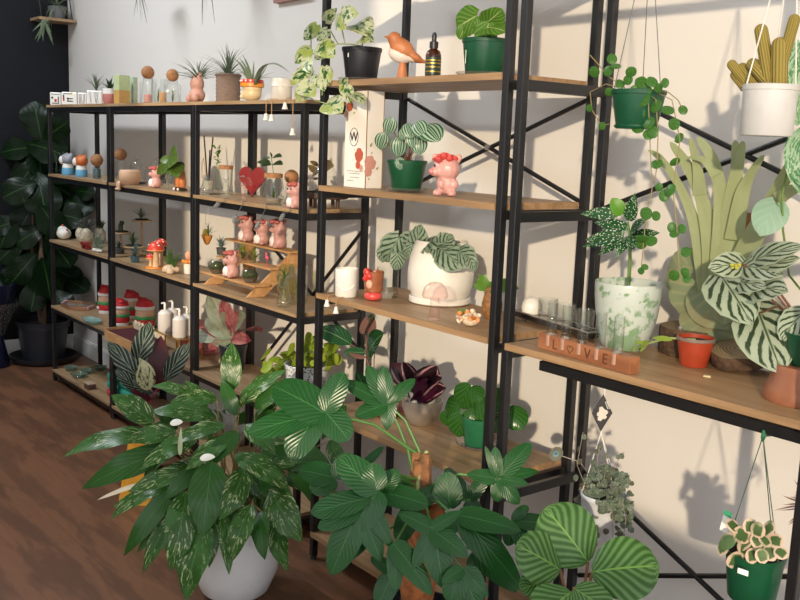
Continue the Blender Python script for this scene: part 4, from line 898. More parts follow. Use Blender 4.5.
# dusty pink cat planter
c = at(197, .05, z); s = mpp(c); t = T('cat_planter', 'dusty pink cat shaped planter with an air plant', 'planter', c)
blob('body', [(c+V((0, 0, 7*s)), (9.5*s, 8*s, 8*s)), (c+V((.0, 0, 18*s)), (8.5*s, 7*s, 8*s)), (c+V((-.03, 0, 24*s)), (3*s, 2.5*s, 4.5*s)), (c+V((.03, 0, 25*s)), (3*s, 2.5*s, 5*s)), (c+V((-.04, -.02, 4*s)), (4*s, 4*s, 4*s)), (c+V((.035, -.025, 4*s)), (4*s, 4*s, 4*s))], mat('dusty_pink_clay', 'b98c7e', .6), t, .005)
air(t, c+V((0, .01, 22*s)), 44, 27*s, .055, 1.4, up0=.0)
# woven basket pot
c = at(228, .13, z); s = mpp(c); t = T('woven_basket', 'grey brown woven basket with a wispy air plant', 'basket', c)
bm_ = NT('woven_grey'); uv = bm_.n('ShaderNodeUVMap'); mp = bm_.n('ShaderNodeMapping'); mp.inputs['Scale'].default_value = (16, 14, 1); bm_.l(uv.outputs[0], mp.inputs[0])
ck = bm_.n('ShaderNodeTexBrick'); bm_.l(mp.outputs[0], ck.inputs[0]); ck.inputs['Color1'].default_value = lin('8a7466'); ck.inputs['Color2'].default_value = lin('74625a'); ck.inputs['Mortar'].default_value = lin('4f423b'); ck.inputs['Scale'].default_value = 1.; ck.inputs['Mortar Size'].default_value = .03
bb = bm_.bsdf(ck.outputs[0], .8); bm_.bump(bb, ck.outputs['Fac'], -.5, .004); WOV = bm_.done(bb.outputs[0])
MB().lathe(c, [(0, 0)]+[(12*s+.6*s*((i % 2)-.5), 27*s*i/14) for i in range(15)]+[(11*s, 27*s), (11*s, 24*s), (0, 24*s)], 30).build('basket', WOV, t)
MB().lathe(c, [(13*s, 26*s), (13.4*s, 27.5*s), (12*s, 28.5*s), (11.4*s, 27*s)], 30).build('rim', WOV, t)
air(t, c+V((0, 0, 25*s)), 56, 36*s, .04, 1.1, up0=.05)
# cream face pot with red and yellow rim
c = at(252, .05, z); s = mpp(c); t = T('face_pot', 'cream face pot with a red and yellow rim and long air plant', 'planter', c)
blob('pot', [(c+V((0, 0, 7*s)), (10*s, 9.5*s, 8*s)), (c+V((0, 0, 12*s)), (10.3*s, 10*s, 7*s)), (c+V((-9.5*s, -.02, 7.5*s)), (3.5*s, 3*s, 3*s)), (c+V((-8.5*s, -.028, 4*s)), (3*s, 2.5*s, 2*s))], mat('cream_glaze', 'd8c096', .4), t, .004)
MB().lathe(c, [(10*s, 13.5*s), (12*s, 14*s), (12*s, 17.5*s), (9*s, 17.6*s)], 26).build('yellow_brim', mat('amber_glaze', 'd9892b', .35), t)
MB().lathe(c, [(11*s, 17.4*s), (11.6*s, 19*s), (11*s, 21*s), (9.5*s, 21*s), (9.5*s, 18*s), (0, 18*s)], 26).build('red_rim', mat('red_glaze_rim', 'c8322c', .35), t)
for i in range(7): a = -2.9+i*.45; MB().ell(c+V((cos(a)*11.4*s, sin(a)*11.4*s, 19.4*s)), 1.1*s, n=8, m=5).build('white_bead', WHITE, t)
m = MB()
for ax_, ay_, bx_, by_, ar in ((250, 84, 232, 58, .3), (252, 84, 242, 54, .25), (252, 84, 238, 57, .35), (254, 84, 268, 62, -.1), (255, 84, 277, 72, .15), (256, 85, 290, 73, .35), (256, 85, 275, 79, .3), (248, 85, 240, 80, .2), (253, 84, 254, 60, .1), (252, 84, 246, 62, .2), (257, 84, 262, 70, .1), (250, 84, 236, 68, .3)):
    lf(m, ax_, ay_, bx_, by_, c.y-.01, c.y-.05+R(0, .08), .085, 1.2, .2, shape=(.25, 1.), arch=ar, fold=.5, seg=10, m=1)
m.build('air_plant', AIR, t)
# ribbed white jar
c = at(281.5, .06, z); s = mpp(c); t = T('ribbed_jar', 'white ribbed lidded jar beside the pothos vine', 'jar', c)
MB().lathe(c, [(0, 0), (9.6*s, 0), (10.3*s, s), (10.3*s, 13.5*s)], 40, wob=lambda a, z_: 1+.012*sin(20*a)).build('jar_body', mat('milky_glass', 'cfcac2', .25), t)
MB().lathe(c, [(10.7*s, 13.4*s), (10.9*s, 14.2*s), (10.2*s, 15*s), (9.8*s, 21*s), (8*s, 22*s), (0, 22.3*s)], 40, wob=lambda a, z_: 1+.012*sin(20*a)).build('lid', mat('milky_lid', 'd6d1c9', .25), t)
# bell charms over shelf edges
def bell(px, py, pyt, Y, zt, label):
    c = ony(px, py, Y); s = mpp(c); t = T('bell_charm', label, 'bell charm', c, 'little white bells hanging from the shelf edges')
    MB().lathe(c, [(0, 4.5*s), (1.6*s, 4.3*s), (1.9*s, 1.5*s), (3.2*s, -2.2*s), (2.6*s, -2*s), (1.3*s, 1*s), (0, 2*s)], 18).build('bell', WHITE, t)
    MB().ell(c+V((0, 0, -2*s)), .8*s, n=8, m=5).build('clapper', WHITE, t)
    MB().tube([c+V((0, 0, 4.4*s)), V((c.x, c.y, zt-.012)), V((c.x, c.y+.006, zt+.003)), V((c.x, c.y+.03, zt+.0025))], .0016, 6).build('cord', TWINE, t)
bell(266, 118, 104, -.022, ZS[0], 'small white bell on a tan cord, leftmost of the pair under the face pot')
bell(271.5, 119, 104, -.022, ZS[0], 'small white bell on a tan cord, right one of the pair under the face pot')
bell(285, 107, 103, -.022, ZS[0], 'small white bell hanging close under the ribbed jar')
bell(292.5, 133, 103, -.022, ZS[0], 'small white bell on the longest tan cord, right of the ribbed jar')
bell(327, 304, 296, -.09, Z3, 'small white bell hanging from the third oak board, left of two')
bell(336, 311, 298, -.09, Z3, 'small white bell hanging from the third oak board, right of two')

# ------------------------------------------------------------------ second boards
z = ZS[1]
c = at(57, .08, z); s = mpp(c); t = T('wire_stand', 'thin wire hoop stand at the left end of the second board', 'stand', c)
WIRE = mat('grey_wire', '6d6f6c', .5, .6)
for dx, r_ in ((-.02, 8), (.015, 9), (.05, 10)):
    MB().tube([c+V((dx+cos(pi*i/14)*r_*s, dx*.5, max(.0016, sin(pi*i/14)*(11+r_)*s))) for i in range(15)], .0014, 5).build('wire_hoop', WIRE, t)
def foxpot(px, label, ch, cf, k):
    c = at(px, .06, z); s = mpp(c); t = T('animal_planter', label, 'planter', c, 'animal planters with blue bases')
    MB().lathe(c, [(0, 0), (5.5*s, 0), (6*s, 2*s), (5.4*s, 7.2*s), (0, 7.2*s)], 22).build('blue_base', mat('sky_blue_glaze', '6aaed3', .4) if 'sky_blue_glaze' not in bpy.data.materials else bpy.data.materials['sky_blue_glaze'], t)
    MB().lathe(c, [(5.45*s, 7*s), (5.2*s, 9*s), (4*s, 12*s), (0, 12*s)], 22).build('white_chest', WHITE, t)
    blob('head', [(c+V((0, 0, 15.5*s)), (8*s, 6.5*s, 6*s)), (c+V((-5.5*s, .01, 19*s)), (2.5*s, 2*s, 3*s)), (c+V((5.5*s, .01, 19*s)), (2.5*s, 2*s, 3*s))], ch, t, .005)
    blob('face', [(c+V((k*s, -.032, 14.5*s)), (4.3*s, 2.6*s, 4.3*s))], cf, t, .004)
foxpot(68, 'grey and white animal planter with a blue base', mat('grey_glaze', '9a9ca6', .45), WHITE, -2.5)
foxpot(81.5, 'orange and white animal planter with a blue base', mat('orange_glaze', 'cf6f35', .45), WHITE, -2.5)
t, c, s = corkbottle(97, .06, z, 4.2, 13.5, 6.2, 'slim dark glass bottle with a cork ball, beside the orange animal planter'); cyl(t, c+V((0, 0, .005)), 3.6*s, 9*s, mat('teal_liquid', '4f6a70', .3), 'filling')
c = at(130, .02, z); s = mpp(c); t = T('blush_bowl', 'blush round planter with two dangling legs at the board edge', 'planter', c)
BL = mat('blush_clay', 'd9ae8c', .55)
MB().lathe(c, [(0, 0), (8*s, 0), (10.5*s, 4*s), (11*s, 8*s), (10.3*s, 13*s), (9*s, 14.5*s), (8.5*s, 14*s), (9*s, 10*s), (0, 9*s)], 28).build('bowl', BL, t)
for dx in (-8.5, -4.5):
    MB().tube([V((c.x+dx*s, -.02, z+.010)), V((c.x+dx*s, -.030, z+.004)), V((c.x+dx*s, -.030, z-4.5*s))], [1.5*s, 1.6*s, 1.2*s], 10).ell(V((c.x+dx*s, -.033, z-5*s)), (1.6*s, 2.4*s, 1.3*s)).build('leg', BL, t)
t, c, s = corkbottle(121, .18, z, 5.5, 20, 6, 'cork ball bottle standing behind the blush planter')
def cloche(px, Y, r, h, label):
    c = at(px, Y, z); s = mpp(c); t = T('glass_cloche', label, 'cloche', c, 'glass cloches with knobs')
    MB().lathe(c, [(0, 0), (r*s, 0), (r*s, 2*s), (0, 2*s)]).build('base', mat('steel_grey_base', '6d6a70', .35, .6) if 'steel_grey_base' not in bpy.data.materials else bpy.data.materials['steel_grey_base'], t)
    MB().lathe(c, [(r*.95*s, 2.1*s), (r*.95*s, h*.7*s), (r*.8*s, h*.88*s), (r*.3*s, h*s), (0, h*s)]).build('dome', CLEAR, t)
    MB().lathe(c, [(0, h*s), (1.2*s, h*s), (2.2*s, (h+2.2)*s), (1.6*s, (h+4)*s), (0, (h+4.4)*s)], 16).build('knob', LQ, t)
    return t, c, s
cloche(138, .10, 8, 24, 'wide glass cloche with a knob behind the blush planter')
t, c, s = cloche(156.5, .16, 6, 26, 'narrow glass cloche with a knob behind the pink figurine')
# pink rose figurines: one, then its copies
def figurine(c, s):
    t = T('rose_figurine', 'pink animal figurine planter with a rose hat and white bib, under the glass cloche', 'figurine', c, 'pink animal figurines with rose hats')
    blob('body', [(c+V((0, 0, 5*s)), (6.5*s, 5.5*s, 6*s)), (c+V((0, 0, 14*s)), (6*s, 5.2*s, 5.5*s)), (c+V((-2.5*s, -4.8*s, 13*s)), (2.4*s, 2.4*s, 2*s)), (c+V((-4*s, 0, 19*s)), (1.8*s, 1.5*s, 2.5*s)), (c+V((4.5*s, 0, 19*s)), (1.8*s, 1.5*s, 2.5*s)), (c+V((-4*s, -4*s, 2*s)), (2.2*s, 2.5*s, 2*s)), (c+V((3.5*s, -4*s, 2*s)), (2.2*s, 2.5*s, 2*s))], mat('coral_pink_glaze', 'c4928a', .45), t, .0045)
    blob('bib', [(c+V((-1.5*s, -4.3*s, 5*s)), (4*s, 2.4*s, 4.2*s))], mat('white_pink_glaze', 'f0e6e3', .35), t, .004)
    m = MB()
    for i in range(8):
        a = i*2.4; rr = 1.7*math.sqrt(i)*s; m.lathe(c+V((cos(a)*rr, sin(a)*rr-.6*s, 19.6*s-.25*rr)), [(0, -1.6*s), (2.2*s, 0), (2.3*s, 1.6*s), (1.2*s, 1.*s), (0, 2.2*s)], 9)
    m.build('rose_hat', mat('rose_pink_glaze', 'b9605a', .5), t)
    e = MB()
    for dx in (-4, 1): e.ell(c+V((dx*s, -4.9*s, 15.5*s)), .7*s, n=8, m=5)
    e.build('eyes', INK, t)
    return t
c = at(156, .03, z); fig0 = figurine(c, mpp(c)*1.02); fig0['label'] = 'pink animal figurine with rose hat, on the second board left of the orange ornament'
def figcopy(px, Y, z, k, label, rz=0.):
    c = at(px, Y, z); r = dup(fig0, c, label, 'pink animal figurines with rose hats', rz); kk = k*mpp(c)/(mpp(at(156, .03, ZS[1]))*1.02); r.scale = (kk, kk, kk); return r
figcopy(295, .0, z, 1.25, 'pink animal figurine with rose hat, at the right end of the second board')
# orange crystals, bulb vase
c = at(180, .05, z); s = mpp(c); t = T('orange_shell_ornament', 'pair of orange pointed shells on a dark stand', 'ornament', c)
OS = mat('orange_shell_skin', 'c9763f', .5, var=.3)
for dx in (-3.2, 4): MB().lathe(c+V((dx*s, 0, 3*s)), [(0, 0), (3.6*s, 1*s), (4*s, 6*s), (2.6*s, 15*s), (1.2*s, 20*s), (0, 21*s)], 14, rot=Matrix.Rotation(.1, 3, 'Y')).build('shell', OS, t)
MB().box(c.x-9*s, c.x+8*s, c.y-4*s, c.y+4*s, z, z+3*s).build('stand', mat('dark_walnut', '3a2a22', .5), t, smooth=False, bev=.003)
for dx in (-5, 4): MB().ell(c+V((dx*s, -4*s, 1.6*s)), 1.5*s, n=10, m=6).build('white_light', WHITE, t)
c = at(168, .03, z); s = mpp(c); t = T('bulb_vase', 'small round glass vase with broad green leaves over its rim', 'vase', c)
MB().lathe(c, [(0, 0), (4*s, 0), (6*s, 4*s), (5.5*s, 9*s), (3*s, 13*s), (3.4*s, 15*s), (3*s, 15*s), (0, 2*s)], 20).build('glass_body', LQ, t)
m = MB()
for a, w in (((168, 160, 178, 161, ), .8), ((170, 160, 160, 160), .8), ((170, 163, 157, 174), .5), ((172, 163, 178, 178), .7), ((168, 166, 172, 172), .6)): lf(m, *a, c.y, c.y-.03, w, .3, .3)
m.build('foliage', leafmat('olive_leaf', '4a6428', '6d8440', 'plain', n=4), t); MB().tube([c+V((0, 0, .01)), ony(169, 162, c.y)], .002).build('stem', STEM, t)
# right rack, second board
c = at(208, .2, z); s = mpp(c); t = T('reed_diffuser', 'glass reed diffuser with black reeds', 'diffuser', c)
jar(t, c, 5.5*s, 17*s, neck=.5); cyl(t, c+V((0, 0, .005)), 4.8*s, 9*s, mat('pale_oil', 'b9b3a6', .2), 'oil')
for k_ in ((204, 136), (213, 137), (210, 150)):
    b = ony(k_[0], k_[1], .2); MB().bar(c+V((0, 0, .01)), b, .005, .005).build('reed', BLACKP, t, smooth=False)
c = at(206, .035, z); s = mpp(c); t = T('flask', 'small conical glass flask with a wire wrapped neck', 'flask', c)
MB().lathe(c, [(0, 0), (7*s, 0), (7.5*s, 2*s), (3*s, 13*s), (2.4*s, 20*s), (2.2*s, 20*s), (2.6*s, 13*s), (6.8*s, 3*s), (0, 1*s)], 22).build('glass_body', LQ, t)
MB().tube([c+V((0, 0, 20*s)), ony(203.5, 158, .05), ony(202, 163, .04), ony(202, 178, .025)], .0016, 6).build('neck_wire', TWINE, t)
def hangvial(px, py, z_, label, ang=0.5, Y=-.05):
    c = ony(px, py, Y); s = mpp(c); t = T('hanging_vial', label, 'vial', c, 'little glass vials hung on wire from the board edges')
    d = V((cos(ang), 0, sin(ang))); q_ = V((0, 0, 1)).rotation_difference(d).to_matrix()
    MB().lathe(c, [(0, -5*s), (2*s, -4.6*s), (2.2*s, 3*s), (1.4*s, 4*s), (1.4*s, 5*s), (1.1*s, 5*s), (1.8*s, 2.6*s), (1.7*s, -4.2*s), (0, -4.4*s)], 14, rot=q_).build('glass_body', glass('vial_glass', 'dfe3e3', 1.6, .05, .12, 'f0f0f0') if 'vial_glass' not in bpy.data.materials else bpy.data.materials['vial_glass'], t)
    a = c+d*5*s; MB().tube([a, V((a.x, -.021, z_-.01)), V((a.x, -.019, z_+.002)), V((a.x, .0, z_+.002))], .0012, 5).build('wire', WIRE, t)
hangvial(217, 205, ZS[1], 'hanging glass vial below the second board, left one', .5)
hangvial(235, 219, ZS[1], 'hanging glass vial below the second board, left of the riser figurines', .9)
hangvial(258, 224, ZS[1], 'hanging glass vial in front of the middle riser figurine', .8)
hangvial(282, 217, ZS[1], 'hanging glass vial in front of the right riser figurine', .8)
c = at(217, .12, z); s = mpp(c); t = T('twig_vase', 'slender glass tube with a leafy twig', 'vase', c)
jar(t, c, 2*s, 27*s); MB().lathe(c, [(0, 0), (8*s, 0), (8*s, .8*s), (2*s, 1.2*s), (0, 1.2*s)], 20).build('base', mat('bronze_base', '5d4a3a', .5, .5), t); m = MB()
for i in range(16): a = ony(217+R(-2, 3), R(148, 165), .12); m.leaf(a, a+V((R(-.04, .05), R(-.03, .03), R(-.005, .03))), .3, (R(-1, 1), R(-1, 1), 1), seg=5, m=1)
m.build('foliage', GRN, t); MB().tube([c+V((0, 0, .02)), ony(217, 165, .12), ony(220, 145, .12)], .0018, 5).build('stem', STEM, t)
c = at(225.5, .1, z); s = mpp(c); t = T('cork_lid_jar', 'glass jar with a flat cork lid', 'jar', c)
jar(t, c, 7.2*s, 26*s); cyl(t, c+V((0, 0, 26.2*s)), 7.3*s, 4*s, CORK, 'cork_lid')
MB().lathe(c, [(0, .006), (4*s, .006), (5*s, 5*s), (2.4*s, 10*s), (2*s, 15*s), (3*s, 17*s), (2*s, 17*s), (0, 12*s)], 18).build('inner_bulb', LQ, t)
c = at(243, .04, z); s = mpp(c); t = T('glass_mushroom', 'clear and pink glass mushroom in front of the red heart', 'ornament', c)
MB().lathe(c, [(0, 0), (4*s, 0), (4.5*s, s), (2.6*s, 9*s), (2.8*s, 14*s)], 20).build('stem', PG, t); MB().lathe(c, [(2.8*s, 14*s), (8.5*s, 14.5*s), (9*s, 17*s), (6.5*s, 22*s), (0, 24.5*s)], 22).build('cap', PG, t)
RED = mat('red_lacquer', '7d0c14', .3, var=.1, spec=.12)
c = at(252, .19, z); s = mpp(c); t = T('heart_ornament', 'large glossy red heart ornament behind the glass mushroom', 'ornament', c)
hp = []
for i in range(44):
    a = 2*pi*i/44; x = 16*sin(a)**3; y = 13*cos(a)-5*cos(2*a)-2*cos(3*a)-cos(4*a); hp.append((x/16*13*s, (y+17)/16*16.5*s))
MB().prism(hp, c+V((.01, -.008, 0)), (.66, .75, 0), (0, 0, 1), (-.026, .023, 0)).build('heart_body', RED, t, smooth=False, bev=.011)
c = at(273, .05, z); s = mpp(c); t = T('terrarium_jar', 'round glass terrarium with a cork lid and a sprouting plant', 'terrarium', c)
MB().lathe(c, [(0, 0), (8*s, 0), (10.5*s, 5*s), (11*s, 14*s), (9*s, 25*s), (8.6*s, 26*s), (8.4*s, 25*s), (10.3*s, 14*s), (7*s, 2*s), (0, 1.5*s)], 28).build('glass_body', CLEAR, t)
MB().lathe(c, [(0, 1.6*s), (7*s, 2.2*s), (8.7*s, 5*s), (0, 6.5*s)], 22).build('soil', mat('pale_gravel', 'a99a8a', .9, var=.4, vs=180), t); cyl(t, c+V((0, 0, 25.8*s)), 9.3*s, 4.5*s, CORK, 'cork_lid')
air(t, c+V((0, 0, 6*s)), 12, 14*s, .18, .5, 'inner_plant', GRN)
m = MB()
for a in ((270, 164, 257, 162), (270, 158, 262, 159), (272, 157, 270, 152), (272, 158, 282, 157), (273, 164, 283, 165), (271, 165, 260, 166)): lf(m, *a, c.y, c.y-.01, .4, .8, .2)
m.build('foliage', leafmat('dark_sprout', '33482c', '4a6240', 'plain'), t); MB().tube([c+V((0, 0, 30*s)), ony(271, 155, c.y)], .0016, 5).build('stem', STEM, t)
t, c, s = corkbottle(291, .17, z, 6, 20, 7.2, 'cork ball bottle behind the end figurine of the second board'); air(t, c+V((0, 0, .008)), 8, 14*s, .18, .4, 'inner_plant', GRN)
c = at(283, .03, z); s = mpp(c); o = MB().lathe(c, [(0, 0), (4.5*s, 0), (5*s, 17*s), (4.7*s, 17*s), (4.3*s, s), (0, s)], 20).build('glass_tumbler', CLEAR, origin=c); tag(o, 'clear glass tumbler in front of the cork lidded terrarium', 'glass')
# tray table with cloche terrarium at the right end
c = at(324, .17, z); s = mpp(c); t = T('tray_stand', 'dark wooden round tray on short legs between the racks', 'stand', c)
DW = wood('dark_stand_wood', '5a3c2a', '3f2a1e', (4, 20, 20), .5)
MB().lathe(c+V((0, 0, 9*s)), [(0, 0), (23*s, 0), (24*s, s), (24*s, 6*s), (23*s, 6*s), (23*s, 3*s), (0, 3*s)], 36).build('tray', DW, t)
for a in (.4, 1.97, 3.54, 5.1): MB().lathe(c+V((cos(a)*16*s, sin(a)*16*s, 0)), [(0, 0), (1.7*s, 0), (2*s, 9*s), (0, 9.02*s)], 12).build('leg', DW, t)
c = c+V((0, 0, 12.2*s)); t = T('bell_terrarium', 'glass dome terrarium with a reddish sprout on the dark tray', 'terrarium', c)
MB().lathe(c, [(12.5*s, 0), (13*s, 8*s), (12*s, 22*s), (8*s, 29*s), (0, 32*s)], 28).build('dome', CLEAR, t)
MB().lathe(c, [(0, 0), (11.5*s, 0), (11.5*s, 4*s), (7*s, 6*s), (0, 6.5*s)], 24).build('moss', mat('dark_moss', '26321c', .95, var=.5, vs=150, bump=.6), t)
m = MB()
for a in ((317, 173, 308, 165), (318, 166, 310, 161), (318, 172, 312, 176), (320, 168, 326, 162), (322, 170, 334, 166), (318, 178, 313, 180)): lf(m, *a, c.y, c.y-.02, .55, .6, .3)
m.build('foliage', leafmat('olive_red_leaf', '6d5a3a', '7f7a4a', 'plain', n=3), t); MB().tube([c+V((0, 0, 6*s)), ony(319, 170, c.y)], .0016, 5).build('stem', STEMR, t)

# ------------------------------------------------------------------ third boards
z = ZS[2]
c = at(64, .06, z); s = mpp(c); t = T('bird_planter', 'white rounded bird shaped planter with a small red beak', 'planter', c)
blob('body', [(c+V((0, 0, 6*s)), (9*s, 7*s, 6*s)), (c+V((-4*s, -.0, 9*s)), (5*s, 5*s, 4.5*s)), (c+V((7*s, 0, 8*s)), (3.5*s, 3*s, 3*s))], WHITE, t, .005)
RB = mat('red_beak', 'b8503f', .5)
MB().ell(c+V((-3.5*s, -.0, 13.5*s)), (1.6*s, 1.2*s, 1.5*s), n=10, m=6).build('comb', RB, t); MB().ell(c+V((9.5*s, 0, 10.6*s)), (1.3*s, 1*s, 1.2*s), n=10, m=6).build('tail_tip', RB, t)
def stonepot(px, Y, w, h, label, nm='stone_planter'):
    c = at(px, Y, z); s = mpp(c); t = T(nm, label, 'planter', c)
    blob('pot', [(c+V((0, 0, h*.45*s)), (w*s, w*.8*s, h*.5*s)), (c+V((-w*.5*s, -.02, h*.6*s)), (w*.5*s, w*.5*s, h*.4*s)), (c+V((w*.5*s, -.01, h*.62*s)), (w*.5*s, w*.5*s, h*.38*s)), (c+V((-w*.9*s, -.01, h*.3*s)), (w*.35*s, w*.3*s, h*.3*s))], mat('cream_stone', 'cbbfa6', .8, var=.35, vs=70, bump=.5) if 'cream_stone' not in bpy.data.materials else bpy.data.materials['cream_stone'], t, .005)
    return t, c, s
t, c, s = stonepot(86, .09, 10.5, 17, 'cream stone animal planter with grey succulents')
air(t, c+V((0, 0, 14*s)), 34, 15*s, .16, 1.3, 'foliage', leafmat('grey_succulent', '59615a', '7a6f6c', 'plain'), up0=.1)
t, c, s = stonepot(102, .2, 5, 16, 'pale planter with a green sprig half behind the post'); air(t, c+V((0, 0, 14*s)), 14, 11*s, .25, .8, 'foliage', GRN)
c = at(86.5, .01, z); s = mpp(c); t = T('red_dish', 'small dark red bridge shaped dish at the board edge', 'dish', c)
MB().box(c.x-6.5*s, c.x+6.5*s, c.y-4*s, c.y+4*s, z+4*s, z+7*s).box(c.x-6.5*s, c.x-3*s, c.y-3*s, c.y+3*s, z, z+4*s).box(c.x+3*s, c.x+6.5*s, c.y-3*s, c.y+3*s, z, z+4*s).build('dish_body', mat('dark_red_glaze', '8a2a2c', .4), t, smooth=False, bev=.004)
c = at(98, .02, z); s = mpp(c); t = T('air_plant_cluster', 'pale air plants on white pebbles, left of the post', 'plant', c)
m = MB()
for i in range(9): m.ell(c+V((R(-7, 7)*s, R(-4, 4)*s, 1.8*s)), (2.6*s, 2.2*s, 1.8*s), n=8, m=5)
m.build('pebbles', WHITE, t)
for dx, h_ in ((-5, 13), (2, 16), (7, 11)): air(t, c+V((dx*s, 0, 3*s)), 20, h_*1.2*s, .12, .8, up0=.2, m_=leafmat('pale_air', '8d9c86', 'aab5a2', 'plain', rough=.7) if 'pale_air' not in bpy.data.materials else bpy.data.materials['pale_air'])
# tiers of mushroom shaped stands with plants (middle rack)
TOPW = wood('stand_top', 'c2a37e', 'a98862', (6, 20, 20), .6)
def stand(px, pyt, Y, r, label):
    c = at(px, Y, z); s = mpp(c); t = T('mushroom_stand', label, 'stand', c, 'round topped stands on the third board'); h = ony(px, pyt, Y).z-z
    MB().lathe(c, [(0, 0), (r*.5*s, 0), (r*.5*s, 1.2*s), (1.2*s, 2*s), (1.2*s, h-2*s), (r*.3*s, h-1.5*s), (r*s, h-1.5*s), (r*1.03*s, h-.8*s), (r*s, h), (0, h)], 24).build('stand_body', TOPW, t)
    cyl(t, c+V((0, 0, h+.0004)), r*.7*s, 1.1*s, SOIL, 'soil'); return t, c+V((0, 0, h+1.1*s)), s
t, c, s = stand(142, 220, .2, 9.5, 'tall round topped stand with a grey air plant'); air(t, c+V((-2*s, 0, 0)), 28, 14*s, .12, 1.)
t, c, s = stand(121, 232, .18, 10, 'medium round topped stand with a small dark cactus'); MB().tube([c, c+V((0, 0, 7*s))], [2.6*s, 2*s], 10).ell(c+V((2.5*s, 0, 8*s)), 2.5*s).build('cactus', leafmat('dark_cactus', '3f4f33', '5c6a4a', 'plain'), t); air(t, c+V((-3*s, 0, 0)), 12, 9*s, .2, .8, 'foliage', GRN)
t, c, s = stand(134, 246, .12, 11, 'lowest round topped stand with green rosettes'); air(t, c+V((-2*s, 0, 0)), 26, 15*s, .18, .8, 'foliage', GRN)
c = at(119, .1, z); s = mpp(c); t = T('succulent_pot', 'dark green succulent in a low grey pot behind the first post', 'potted plant', c); pot(t, c, 6*s, 5*s, 6*s, mat('dark_grey_pot', '4a5254', .6)); air(t, c+V((0, 0, 5*s)), 18, 8*s, .3, .9, 'foliage', leafmat('teal_succulent', '33524c', '4f6d62', 'plain'))
c = at(135, .03, z); s = mpp(c); t = T('blue_succulent', 'pale blue grey succulent in a small teal pot beside the mushroom', 'potted plant', c); pot(t, c, 5*s, 4*s, 6*s, mat('teal_clay', '4f6a70', .6)); air(t, c+V((0, 0, 5*s)), 26, 18*s, .2, .6, 'foliage', leafmat('blue_grey_leaf', '6f8a84', '8fa59c', 'plain'))
# red mushroom ornament
c = at(155.5, .03, z); s = mpp(c); t = T('mushroom_ornament', 'painted red toadstool ornament with white spots and a smaller toadstool', 'ornament', c)
MST = mat('mushroom_stem', 'cfa882', .6, var=.2); MCP = mat('mushroom_cap', 'c23a2a', .35, var=.1); MOR = mat('mushroom_rim', 'd98a3a', .5)
def shroom(c, h, r, s, nm):
    MB().lathe(c, [(0, 0), (3.6*s*r/9, 0), (3*s*r/9, h*.5*s), (2.4*s*r/9, h*s)], 16).build('stem', MST, t)
    cap = MB().lathe(c+V((0, 0, h*s)), [(r*s, 0), (r*.95*s, r*.3*s), (r*.7*s, r*.75*s), (r*.35*s, r*.98*s), (0, r*1.05*s)], 24).build('cap', MCP, t)
    MB().lathe(c+V((0, 0, h*s)), [(0, -.5*s), (r*.9*s, -.9*s), (r*1.05*s, -.2*s), (r*1.0*s, .4*s)], 24).build('rim', MOR, t)
    for i in range(9):
        a = i*2.1; k_ = [.25, .6, .6, .35, .6, .1, .6, .5, .6][i]; z_ = (1-k_**2)*r*s; MB().ell(c+V((cos(a)*r*s*k_*1.25, sin(a)*r*s*k_*1.25, h*s+z_*.98-r*.02*s)), (1.3*s*r/9, 1.3*s*r/9, .8*s*r/9), n=10, m=6).build('spot', WHITE, cap)
shroom(c+V((1*s, 0, 1.5*s)), 17, 8.5, s, 'a'); shroom(c+V((-7*s, -.01, 1.5*s)), 8, 4.6, s, 'b')
cyl(t, c+V((-2*s, 0, 0)), 9*s, 1.6*s, MOR, 'base')
t2c = at(161, .09, z); s = mpp(t2c); t = T('mushroom_ornament', 'darker toadstool ornament behind the painted red one', 'ornament', t2c); MOR2 = MCP; shroom(t2c, 21, 6.5, s, 'c')
# driftwood with air plants
c = at(171.5, .03, z); s = mpp(c); t = T('coral_planter', 'pale coral lump planted with fine green air plants', 'planter', c)
blob('coral', [(c+V((R(-8, 8)*s, R(-4, 4)*s, R(2, 6)*s)), (R(2.5, 4)*s,)*3) for i in range(14)]+[(c+V((0, 0, 4*s)), (8*s, 5*s, 4*s))], mat('pale_coral', 'd2b79c', .8, var=.2, bump=.4), t, .004)
for dx in (-6, 0, 6): air(t, c+V((dx*s, 0, 6*s)), 24, 21*s, .07, .9, m_=GRN)
c = at(188, .10, z); s = mpp(c); t = T('flower_planter', 'orange and peach flower shaped planter at the right of the middle rack', 'planter', c)
MB().lathe(c, [(0, 0), (4*s, 0), (4.5*s, 10*s), (0, 10*s)], 18).build('pot', WHITE, t); m = MB()
for i in range(8): a = i*pi/4; m.ell(c+V((cos(a)*4.5*s, sin(a)*4.5*s, 12*s)), (2.6*s, 2.6*s, 2*s), n=10, m=6)
m.build('petals', MOR, t); MB().ell(c+V((2*s, 0, 18*s)), (4*s, 4*s, 5*s)).build('peach_top', mat('peach_clay', 'd39a7c', .6), t); air(t, c+V((-4*s, 0, 12*s)), 12, 12*s, .15, .6, 'foliage', GRN)
# hanging amber planter at left of the right rack
c = ony(207, 240, .08); s = mpp(c); t = T('hanging_planter', 'small amber boat shaped hanging planter with a spiky plant', 'hanging plant', c)
MB().lathe(c, [(0, -5*s), (3*s, -4*s), (7*s, 2*s), (8*s, 5*s), (7*s, 5*s), (0, 2*s)], 18, sy=.6).build('planter_shell', mat('amber_clay', 'c4803a', .5), t); MB().ell(c+V((-3*s, 0, 7*s)), (4*s, 3*s, 4*s)).build('yellow_fill', mat('yellow_moss', 'b99a3a', .8), t)
air(t, c+V((3*s, 0, 5*s)), 18, 15*s, .08, .8, m_=GRN)
for dx in (-6, 6): MB().tube([c+V((dx*s, 0, 4*s)), V((c.x, c.y, S[1]-.001))], .0008, 5).build('hanging_cord', CORD, t)
